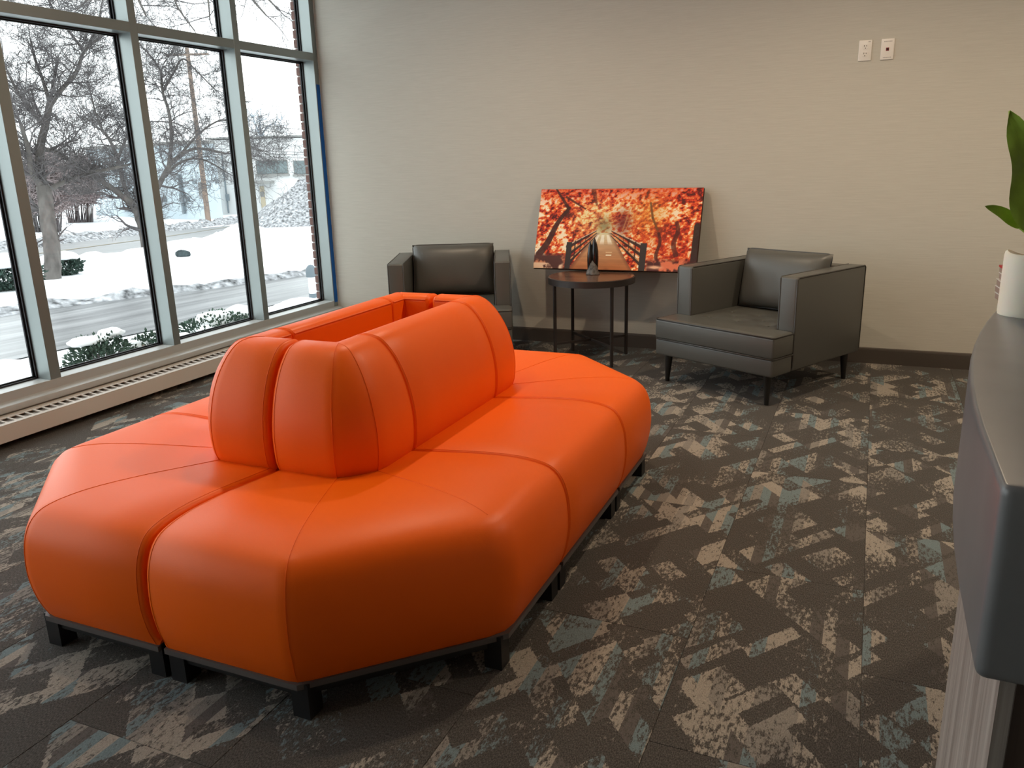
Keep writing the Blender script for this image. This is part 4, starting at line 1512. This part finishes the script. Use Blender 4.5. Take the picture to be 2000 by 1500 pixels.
B2 = gp(288, 498); D2 = float((B2 - CAM) @ CF)
B2[2] -= .05
bare_tree('bare_tree', 'bare spreading tree with a low forked trunk between the lawn and the road', B2, D2, [
    ([(288, 503, 0), (284, 470, 0), (278, 442, 0), (272, 425, 0)], .135, .12),
    ([(272, 428, 0), (262, 405, 0), (235, 380, -.2), (200, 355, -.4), (165, 330, -.6), (135, 310, -.8)], .105, .045),
    ([(262, 402, 0), (248, 380, 0), (238, 345, .2), (230, 310, .4), (215, 275, .5), (200, 255, .6)], .075, .035),
    ([(275, 430, 0), (290, 395, 0), (310, 362, 0), (330, 325, .2), (350, 305, .3), (385, 290, .4), (440, 300, .5)], .10, .03),
    ([(322, 345, .1), (345, 322, -.3), (375, 310, -.5), (405, 315, -.6), (440, 335, -.7)], .045, .016),
    ([(330, 325, .2), (335, 270, .5), (330, 220, .7), (318, 180, .8), (315, 140, .8)], .06, .03),
    ([(318, 180, .8), (340, 140, .9), (358, 115, 1), (385, 140, 1), (420, 175, 1)], .035, .014),
    ([(315, 140, .8), (295, 110, .7), (272, 85, .6), (255, 60, .5)], .03, .013),
    ([(230, 310, .4), (250, 260, .6), (265, 210, .8), (270, 160, .9)], .045, .02),
    ([(200, 255, .6), (185, 215, .5), (175, 170, .5)], .035, .015),
    ([(350, 305, .3), (390, 260, .6), (430, 235, .8), (460, 240, .8)], .04, .013),
    ([(440, 300, .5), (480, 285, .6), (520, 300, .6), (545, 320, .6)], .016, .007),
], 23, 1.05, 16, 'bare trees on the lawn')

# a third tree whose low branches hang into the upper panes
D3 = 10.5
B3 = at_depth(330, -500, D3); B3[2] = ground_z(B3[0], B3[1])
T3 = at_depth(330, -330, D3)
bare_tree('bare_tree', 'bare tree whose thin branch ends hang into the upper window panes', B3, D3, [
    ([(330, -330, 0), (360, -200, 0), (400, -110, 0), (450, -60, 0), (490, -5, 0), (520, 30, 0)], .05, .010),
    ([(330, -330, 0), (300, -200, .3), (280, -90, .5), (262, -30, .5), (285, 30, .5)], .05, .012),
    ([(330, -330, 0), (400, -190, .3), (440, -120, .4), (480, -50, .4), (545, 20, .4)], .04, .010),
    ([(300, -200, .3), (350, -80, .3), (400, -20, .3), (410, 40, .3)], .03, .008),
    ([(280, -90, .5), (220, -60, .6), (190, -20, .6), (150, 20, .6)], .03, .008),
    ([(280, -90, .5), (330, -40, .5), (345, 10, .5), (380, 60, .5)], .025, .008),
    ([(220, -60, .6), (110, -60, .6), (60, -20, .6), (30, 0, .6)], .025, .008),
], 5, .62, 9, 'bare trees on the lawn', levels=2, spread=.8)

# faraway bare tree beyond the roof line
D4 = 60.0
B4 = at_depth(512, 262, D4)
bt = bare_tree('bare_tree', 'pale bare tree rising behind the flat white roof', np.array((B4[0], B4[1], GMIN)), D4, [
    ([(509, 300, 0), (509, 262, 0), (507, 240, 0)], .10, .06), ([(509, 268, 0), (500, 245, 0), (495, 232, 0)], .07, .04), ([(509, 268, 0), (520, 250, 0), (530, 242, 0)], .07, .04)],
    31, 1.1, 4, None, 'twig_far', 2, 'twig_far', spread=4)


# ---- brush behind the first tree: dense red brown bare shrubs
def brush_clump(px0, px1, py0, py1, seed, n, label, depth):
    rnd = random.Random(seed)
    c = at_depth((px0 + px1) / 2, py1, depth)
    root = empty('bare_shrub', (c[0], c[1], ground_z(c[0], c[1])))
    tag(root, label, 'shrub', 'bare shrubs across the road')
    mb = MB(); st_ = MB()
    o = Vector((c[0], c[1], ground_z(c[0], c[1])))
    cx_, hw = (px0 + px1) / 2, (px1 - px0) / 2
    for k in range(n):
        u_ = rnd.uniform(-1, 1); vv = rnd.uniform(0, 1)
        top = py0 + (py1 - py0) * (1 - math.sqrt(max(0, 1 - u_ * u_ * .75))) * .9
        yy = top + (py1 - 14 - top) * vv
        P = Vector(at_depth(cx_ + u_ * hw, yy, depth + rnd.uniform(-2, 2)))
        d = Vector((rnd.gauss(0, 1), rnd.gauss(0, 1), rnd.gauss(.6, .6))).normalized()
        L = rnd.uniform(.5, 1.1)
        mb.tube([P - o, P + d * L * .5 + Vector((rnd.gauss(0, .06),) * 3) - o, P + d * L - o], [.030, .022, .012], 3, cap=False)
    for k in range(26):
        x = px0 + (px1 - px0) * (k + .5) / 26
        b_ = Vector(at_depth(cx_ + (x - cx_) * .8, py1 + 2, depth)); t_ = Vector(at_depth(x, py1 - 28, depth + rnd.uniform(-1, 1)))
        b_.z = o.z
        st_.tube([b_ - o, b_.lerp(t_, .5) + Vector((rnd.gauss(0, .1), 0, 0)) - o, t_ - o], [.05, .04, .03], 4, cap=False)
    st_.build('stems', 'twig', root, smooth=180)
    q = mb.build('twigs', 'brush', root, smooth=180, recalc=False); q['kind'] = 'stuff'


brush_clump(55, 122, 300, 428, 3, 2400, 'dense red-brown bare shrub behind the knotted tree trunk', 40)
brush_clump(124, 185, 315, 412, 4, 2200, 'dense red-brown bare shrub next to the pale blue wall', 47)

# ---- buildings across the road
def building_frame(p0, p1):
    """empty at p0 with local x along p0->p1 and local y pointing away from the camera"""
    a = math.atan2(p1[1] - p0[1], p1[0] - p0[0])
    return a, math.hypot(p1[0] - p0[0], p1[1] - p0[1])


# pale blue building: wall from px 190 to px 398
L0, L1 = at_depth(188, 417, 54), at_depth(400, 416, 46)
ang, LEN = building_frame(L0, L1)
pbld = tag(empty('pale_blue_building', (L0[0], L0[1], GMIN), ang), 'pale blue windowless building behind the bare trees across the road', 'building')


def on_face(px, py, o, a):
    """pixel -> local x, z on the vertical plane through o with direction a"""
    n = np.array((-math.sin(a), math.cos(a)))
    d = ray(px, py)
    t = ((np.array((o[0], o[1])) - CAM[:2]) @ n) / (d[:2] @ n)
    P = CAM + d * t
    return (P[0] - o[0]) * math.cos(a) + (P[1] - o[1]) * math.sin(a), P[2] - GMIN


def face_box(name, material, px0, py0, px1, py1, o, a, parent, dep=.08, out=.08):
    ym = (py0 + py1) / 2; xm = (px0 + px1) / 2
    x0, _ = on_face(px0, ym, o, a); x1, _ = on_face(px1, ym, o, a)
    _, z1 = on_face(xm, py0, o, a); _, z0 = on_face(xm, py1, o, a)
    return quick_box(name, material, (min(x0, x1), max(x0, x1), -out, dep - out, z0, z1), parent)


_, hb = on_face(300, 285, L0, ang)
quick_box('wall', 'bldg_blue', (0, LEN - .6, 0, 1.5, -.3, hb), pbld)
quick_box('roof_edge', 'bldg_trim', (-.1, LEN - .55, -.12, 1.5, hb, hb + .18), pbld)
face_box('meter_box', 'pipe', 320, 384, 326, 394, L0, ang, pbld, .2, .2)
face_box('meter_box', 'pipe', 358, 378, 364, 396, L0, ang, pbld, .25, .25)
face_box('meter_box', 'pipe', 366, 385, 371, 393, L0, ang, pbld, .2, .2)
face_box('vent', 'pipe', 246, 405, 253, 413, L0, ang, pbld, .1, .1)
face_box('vent', 'pipe', 378, 352, 385, 359, L0, ang, pbld, .1, .1)
face_box('side_door', 'bldg_trim', 402 - 12, 356, 409 - 12, 388, L0, ang, pbld, .1, .06)
face_box('downpipe', 'pipe', 357, 340, 360, 417, L0, ang, pbld, .15, .2)

# white building with the ribbon windows: wall from px 398 to beyond the jamb
R0, R1 = at_depth(404, 417, 51), at_depth(660, 409, 51)
ang2, LEN2 = building_frame(R0, R1)
wbld = tag(empty('white_building', (R0[0], R0[1], GMIN), ang2), 'flat-roofed white building with two ribbon windows behind the snow heap', 'building')
_, hw_ = on_face(540, 270, R0, ang2)
quick_box('wall', 'bldg_white', (0, LEN2, 0, 9, -.3, hw_), wbld)
face_box('roof_edge', 'bldg_trim', 401, 265.5, 660, 269, R0, ang2, wbld, 9.2, .15)
for (a_, b_) in ((501, 562), (574, 634)):
    x0, z1 = on_face(a_, 315, R0, ang2); x1, z0 = on_face(b_, 338, R0, ang2)
    w_ = quick_box('window', 'bldg_trim', (x0 - .06, x1 + .06, -.03, .05, z0 - .04, z1 + .04), wbld)
    quick_box('pane', 'bldg_glass', (x0, (x0 + x1) / 2 - .02, -.05, .0, z0, z1), w_)
    quick_box('pane', 'bldg_glass', ((x0 + x1) / 2 + .02, x1, -.05, .0, z0, z1), w_)
    quick_box('sill', 'bldg_trim', (x0 - .12, x1 + .12, -.14, .0, z0 - .16, z0 - .04), w_)
dx0, dz1 = on_face(507, 364, R0, ang2); dx1, dz0 = on_face(521, 416, R0, ang2)
dr = quick_box('door', 'doorc', (dx0, dx1, -.06, .02, 0.0, dz1), wbld)
quick_box('door_glass', 'bldg_trim', ((dx0 + dx1) / 2 - .12, (dx0 + dx1) / 2 + .12, -.08, -.05, dz1 * .62, dz1 * .8), dr)
cx0, cz1 = on_face(500, 354, R0, ang2); cx1, cz0 = on_face(536, 358, R0, ang2)
quick_box('door_canopy', 'bldg_trim', (cx0, cx1, -1.0, 0, cz0, cz1), wbld)
face_box('downpipe', 'pipe', 409, 320, 414, 416, R0, ang2, wbld, .15, .22)
face_box('downpipe', 'pipe', 440, 300, 442, 416, R0, ang2, wbld, .12, .18)
face_box('meter_box', 'pipe', 443, 379, 449, 392, R0, ang2, wbld, .2, .25)

# ---- utility pole and wires
PB = gp(407, 432); DP = float((PB - CAM) @ CF)
PT = at_depth(371, 105, DP)
up_ = tag(empty('utility_pole', (PB[0], PB[1], PB[2] - .2)), 'weathered wooden utility pole beyond the road', 'pole')
hgt = PT[2] - PB[2] + .2
q = MB(); q.tube([(0, 0, 0), (0, 0, hgt * .5), (0, 0, hgt)], [.15, .125, .10], 14); q.build('shaft', 'pole', up_, smooth=50)
arm_d = Vector((CR[0], CR[1], 0)).normalized()
q = MB(); z_ = hgt - .35; q.tube([arm_d * -1.1 + Vector((0, 0, z_)), arm_d * 1.1 + Vector((0, 0, z_))], .06, 6); q.build('crossarm', 'pole', up_)
for k in (-1, -.5, .5, 1):
    q = MB(); q.lathe([(.03, 0), (.05, .05), (.03, .1), (.045, .14), (.01, .18)], 10, tuple(arm_d * k + Vector((0, 0, z_ + .05)))); q.build('insulator', 'pipe', up_, smooth=50)
wires = [((470, 302), (640, 307)), ((470, 291), (640, 296)), ((470, 298), (640, 299.5)), ((470, 238), (560, 247)), ((470, 248), (560, 257))]
for k, ((xa, ya), (xb, yb_)) in enumerate(wires):
    dw = 44
    slope = (yb_ - ya) / (xb - xa)
    # each wire starts at the pole and runs on past the right side of the window
    P = [at_depth(395 + (760 - 395) * t, ya + slope * (395 + (760 - 395) * t - xa) + 3 * math.sin(math.pi * t), DP + (dw - DP) * t) for t in [i / 10 for i in range(11)]]
    q = MB(); q.tube([tuple(p) for p in P], .012, 5)
    tag(q.build('power_line', 'twig', smooth=60), 'thin power line running from the utility pole across the white building', 'wire', 'power lines')


# ---- heap of ploughed snow
HB = on_z(575, 441, -1.42)
hp = MB()
n, mm = 90, 40
RX, HH = 4.6, 2.75
hx, hy = HB[0] + .6, HB[1] + 2.6
hc = np.array(on_z(640, 440, -1.42)[:2]) + np.array((CF[0], CF[1])) * 2.5
vs, fs = [], []
for i in range(mm + 1):
    t = i / mm
    for k in range(n):
        a = 2 * math.pi * k / n
        rr = RX * t * (1 + .10 * math.sin(3 * a + 1))
        x, y = hc[0] + rr * math.cos(a), hc[1] + rr * math.sin(a)
        h = HH * (1 - t ** 1.15) * (1 + .10 * math.cos(2 * a))
        nz = .22 * mnoise.noise(Vector((x * 1.2, y * 1.2, 3))) + .16 * mnoise.noise(Vector((x * 3.1, y * 3.1, 8))) + .09 * mnoise.noise(Vector((x * 7, y * 7, 1)))
        vs.append((x, y, -1.45 + max(-.05, h + nz * min(1, (1 - t) * 6))))
for i in range(mm):
    for k in range(n):
        fs.append((i * n + k, (i + 1) * n + k, (i + 1) * n + (k + 1) % n, i * n + (k + 1) % n))
hp.add(vs, fs)
tag(hp.build('snow_heap', 'dirty_snow', smooth=60), 'tall heap of dirty ploughed snow in front of the white building', 'snow heap')

# ---- dark rock on the lawn
RP = gp(358, 501)
q = MB()
rs = random.Random(2)
n_ = 10
vs, fs = [], []
for i, (r, z) in enumerate(((.20, -.05), (.30, .06), (.29, .18), (.20, .26), (.05, .28))):
    for k in range(n_):
        a = 2 * math.pi * k / n_
        f_ = r * (1 + rs.uniform(-.15, .15))
        vs.append((f_ * math.cos(a) * 1.15, f_ * math.sin(a) * .8, z * (1 + rs.uniform(-.1, .1)) * .9))
fs = [(i * n_ + k, i * n_ + (k + 1) % n_, (i + 1) * n_ + (k + 1) % n_, (i + 1) * n_ + k) for i in range(4) for k in range(n_)] + [tuple(range(n_ - 1, -1, -1)), tuple(4 * n_ + k for k in range(n_))]
q.add(vs, fs)
ro = q.build('rock', 'rock'); ro.location = tuple(RP); ro.scale = (.62, .62, .62)
tag(ro, 'dark angular rock lying in the snow near the road', 'rock')


# ---- evergreen shrubs
def shrub(cx_, cy_, z0, rx, ry, h, seed, label, group, material='evergreen', n=900, snow=.0, caps=(), leaf=.026, name='evergreen_shrub'):
    rnd = random.Random(seed)
    root = empty(name, (cx_, cy_, z0))
    tag(root, label, 'shrub', group)
    mb = MB()
    for k in range(n):
        while True:
            p = Vector((rnd.uniform(-1, 1), rnd.uniform(-1, 1), rnd.uniform(-1, 1)))
            if .35 < p.length < 1: break
        lump = 1 + .18 * mnoise.noise(p * 2.5 + Vector((seed, 0, 0)))
        P = Vector((p.x * rx * lump, p.y * ry * lump, h * .5 + p.z * h * .5 * lump))
        if P.z < 0: P.z = abs(P.z) * .3
        d = (p.normalized() + Vector((rnd.gauss(0, .5), rnd.gauss(0, .5), rnd.gauss(.3, .4)))).normalized()
        s = d.orthogonal().normalized(); s = s * math.cos(k) + d.cross(s) * math.sin(k)
        L = leaf * rnd.uniform(.7, 1.5)
        w = s * L * .32
        mb.add([P - w * .3, P + d * L * .5 + w, P + d * L, P + d * L * .5 - w], [(0, 1, 2, 3)])
    f = mb.build('foliage', material, root, recalc=False); f['kind'] = 'stuff'
    st_ = MB()
    for k in range(7):
        a = rnd.uniform(0, 6.28)
        st_.tube([(0, 0, -.05), (math.cos(a) * rx * .3, math.sin(a) * ry * .3, h * .4), (math.cos(a) * rx * .6, math.sin(a) * ry * .6, h * .75)], [.012, .009, .005], 5)
    st_.build('stems', 'twig', root)
    for (ox, oy, oz, ax_, ay_, az_) in caps:
        c = MB(); n2, m2 = 20, 9
        vs, fs = [], []
        for i in range(m2 + 1):
            th = math.pi * (i / m2)
            for k2 in range(n2):
                a = 2 * math.pi * k2 / n2
                v = Vector((math.sin(th) * math.cos(a), math.sin(th) * math.sin(a), math.cos(th)))
                r_ = 1 + .22 * mnoise.noise(v * 1.6 + Vector((seed + ox * 9, oy * 9, 0))) + .08 * mnoise.noise(v * 4 + Vector((seed, ox * 5, 0)))
                vz = v.z if v.z > 0 else v.z * .55
                vs.append((ox + v.x * ax_ * r_, oy + v.y * ay_ * r_, oz + vz * az_ * r_))
        fs = [(i * n2 + k2, (i + 1) * n2 + k2, (i + 1) * n2 + (k2 + 1) % n2, i * n2 + (k2 + 1) % n2) for i in range(m2) for k2 in range(n2)]
        c.add(vs, fs)
        c.build('snow_cap', 'snow', root, smooth=180)
    return root


XS = -1.25
GZ = lambda p: ground_z(p[0], p[1])
p1 = on_x(197, 690, XS)
shrub(XS, p1[1], GZ(p1), .24, .27, .43, 1, 'small evergreen shrub capped with snow outside the window, next to the driveway', 'snow-capped shrubs under the window', n=3600,
      caps=((-.02, -.12, .40, .10, .11, .045), (-.02, .02, .40, .08, .12, .035), (-.02, .13, .42, .10, .10, .045)))
p2 = on_x(292, 690, XS)
shrub(XS, p2[1], GZ(p2), .18, .14, .36, 2, 'leafy green shrub partly hidden by a window mullion', 'snow-capped shrubs under the window', n=2200, caps=((-.03, -.08, .28, .08, .09, .05),))
p2b = on_x(255, 690, XS)
shrub(XS + .40, p2b[1] - .24, GZ(p2b), .08, .06, .36, 8, 'dry brown shrub between two evergreen shrubs under the window', 'snow-capped shrubs under the window', 'dry_leaf', 350, leaf=.025, name='dry_shrub')
p3 = on_x(425, 640, XS)
shrub(XS, p3[1], GZ(p3), .34, .50, .40, 3, 'wide evergreen shrub under thick rounded snow mounds outside the window', 'snow-capped shrubs under the window', n=6000,
      caps=((.04, -.42, .24, .12, .11, .08), (.10, -.26, .26, .13, .11, .09), (-.04, .00, .33, .16, .20, .10), (.18, .08, .24, .08, .09, .07), (-.02, .32, .34, .17, .15, .09), (.12, .36, .25, .12, .13, .09)))
p4 = on_x(578, 600, XS - .1)
shrub(XS - .1, p4[1], GZ(p4), .32, .42, .30, 4, 'evergreen shrub buried in snow beside the brick pier', 'snow-capped shrubs under the window', n=2600,
      caps=((.05, -.30, .24, .24, .22, .12), (0, .05, .25, .26, .30, .10), (.02, .34, .22, .24, .22, .09)))
p5 = gp(12, 566)
shrub(p5[0], p5[1], p5[2], .62, .60, .50, 5, 'dark evergreen shrub under a snow cap by the knotted tree, cut by a mullion', 'shrubs at the tree', 'evergreen_far', 3000, caps=((0, 0, .46, .58, .58, .16),), leaf=.06)
p6 = gp(128, 537)
shrub(p6[0], p6[1], p6[2], .34, .34, .36, 6, 'dark evergreen shrub under a snow cap directly behind the knotted trunk', 'shrubs at the tree', 'evergreen_far', 2000, caps=((-.02, -.02, .36, .32, .32, .12),), leaf=.05)

# ---- bollard light near the brick pier
bb = gp(613, 590)
bl = tag(empty('bollard_light', (bb[0], bb[1], bb[2])), 'grey dome-topped bollard with a white band beside the driveway', 'bollard')
q = MB(); q.lathe([(.055, 0), (.055, .12)], 20); q.build('base', 'bollard', bl, smooth=40)
q = MB(); q.lathe([(.050, .12), (.050, .34)], 20); q.build('band', 'bollard_band', bl, smooth=40)
q = MB(); q.lathe([(.070, .34), (.072, .40), (.06, .46), (.035, .49), (.005, .50)], 20); q.build('dome', 'bollard', bl, smooth=50)

# ---- brick pier outside, at the end of the window
wx = struct(empty('wall_outside', (0, 0, 0)))
quick_box('mortar', 'mortar', (-.170, -.095, -.040, .95, -.45, CEIL + .2), wx)
bm_ = MB(); bm_.box(-.046, .046, -.045, .045, -.0285, .0285); brick_me = bm_.mesh('brick', bevel=.003, seg=1); brick_me.materials.append(MT['brick'])
b2 = MB(); b2.box(-.046, .046, -.1, .1, -.0285, .0285); brick_me2 = b2.mesh('brick', bevel=.003, seg=1); brick_me2.materials.append(MT['brick'])
for k in range(50):
    z = -.40 + k * .0677
    o = link('brick', brick_me if k % 2 else brick_me2, wx)
    o.location = (-.1305 + random.uniform(-.002, .002), (-.005 if k % 2 else .05), z)
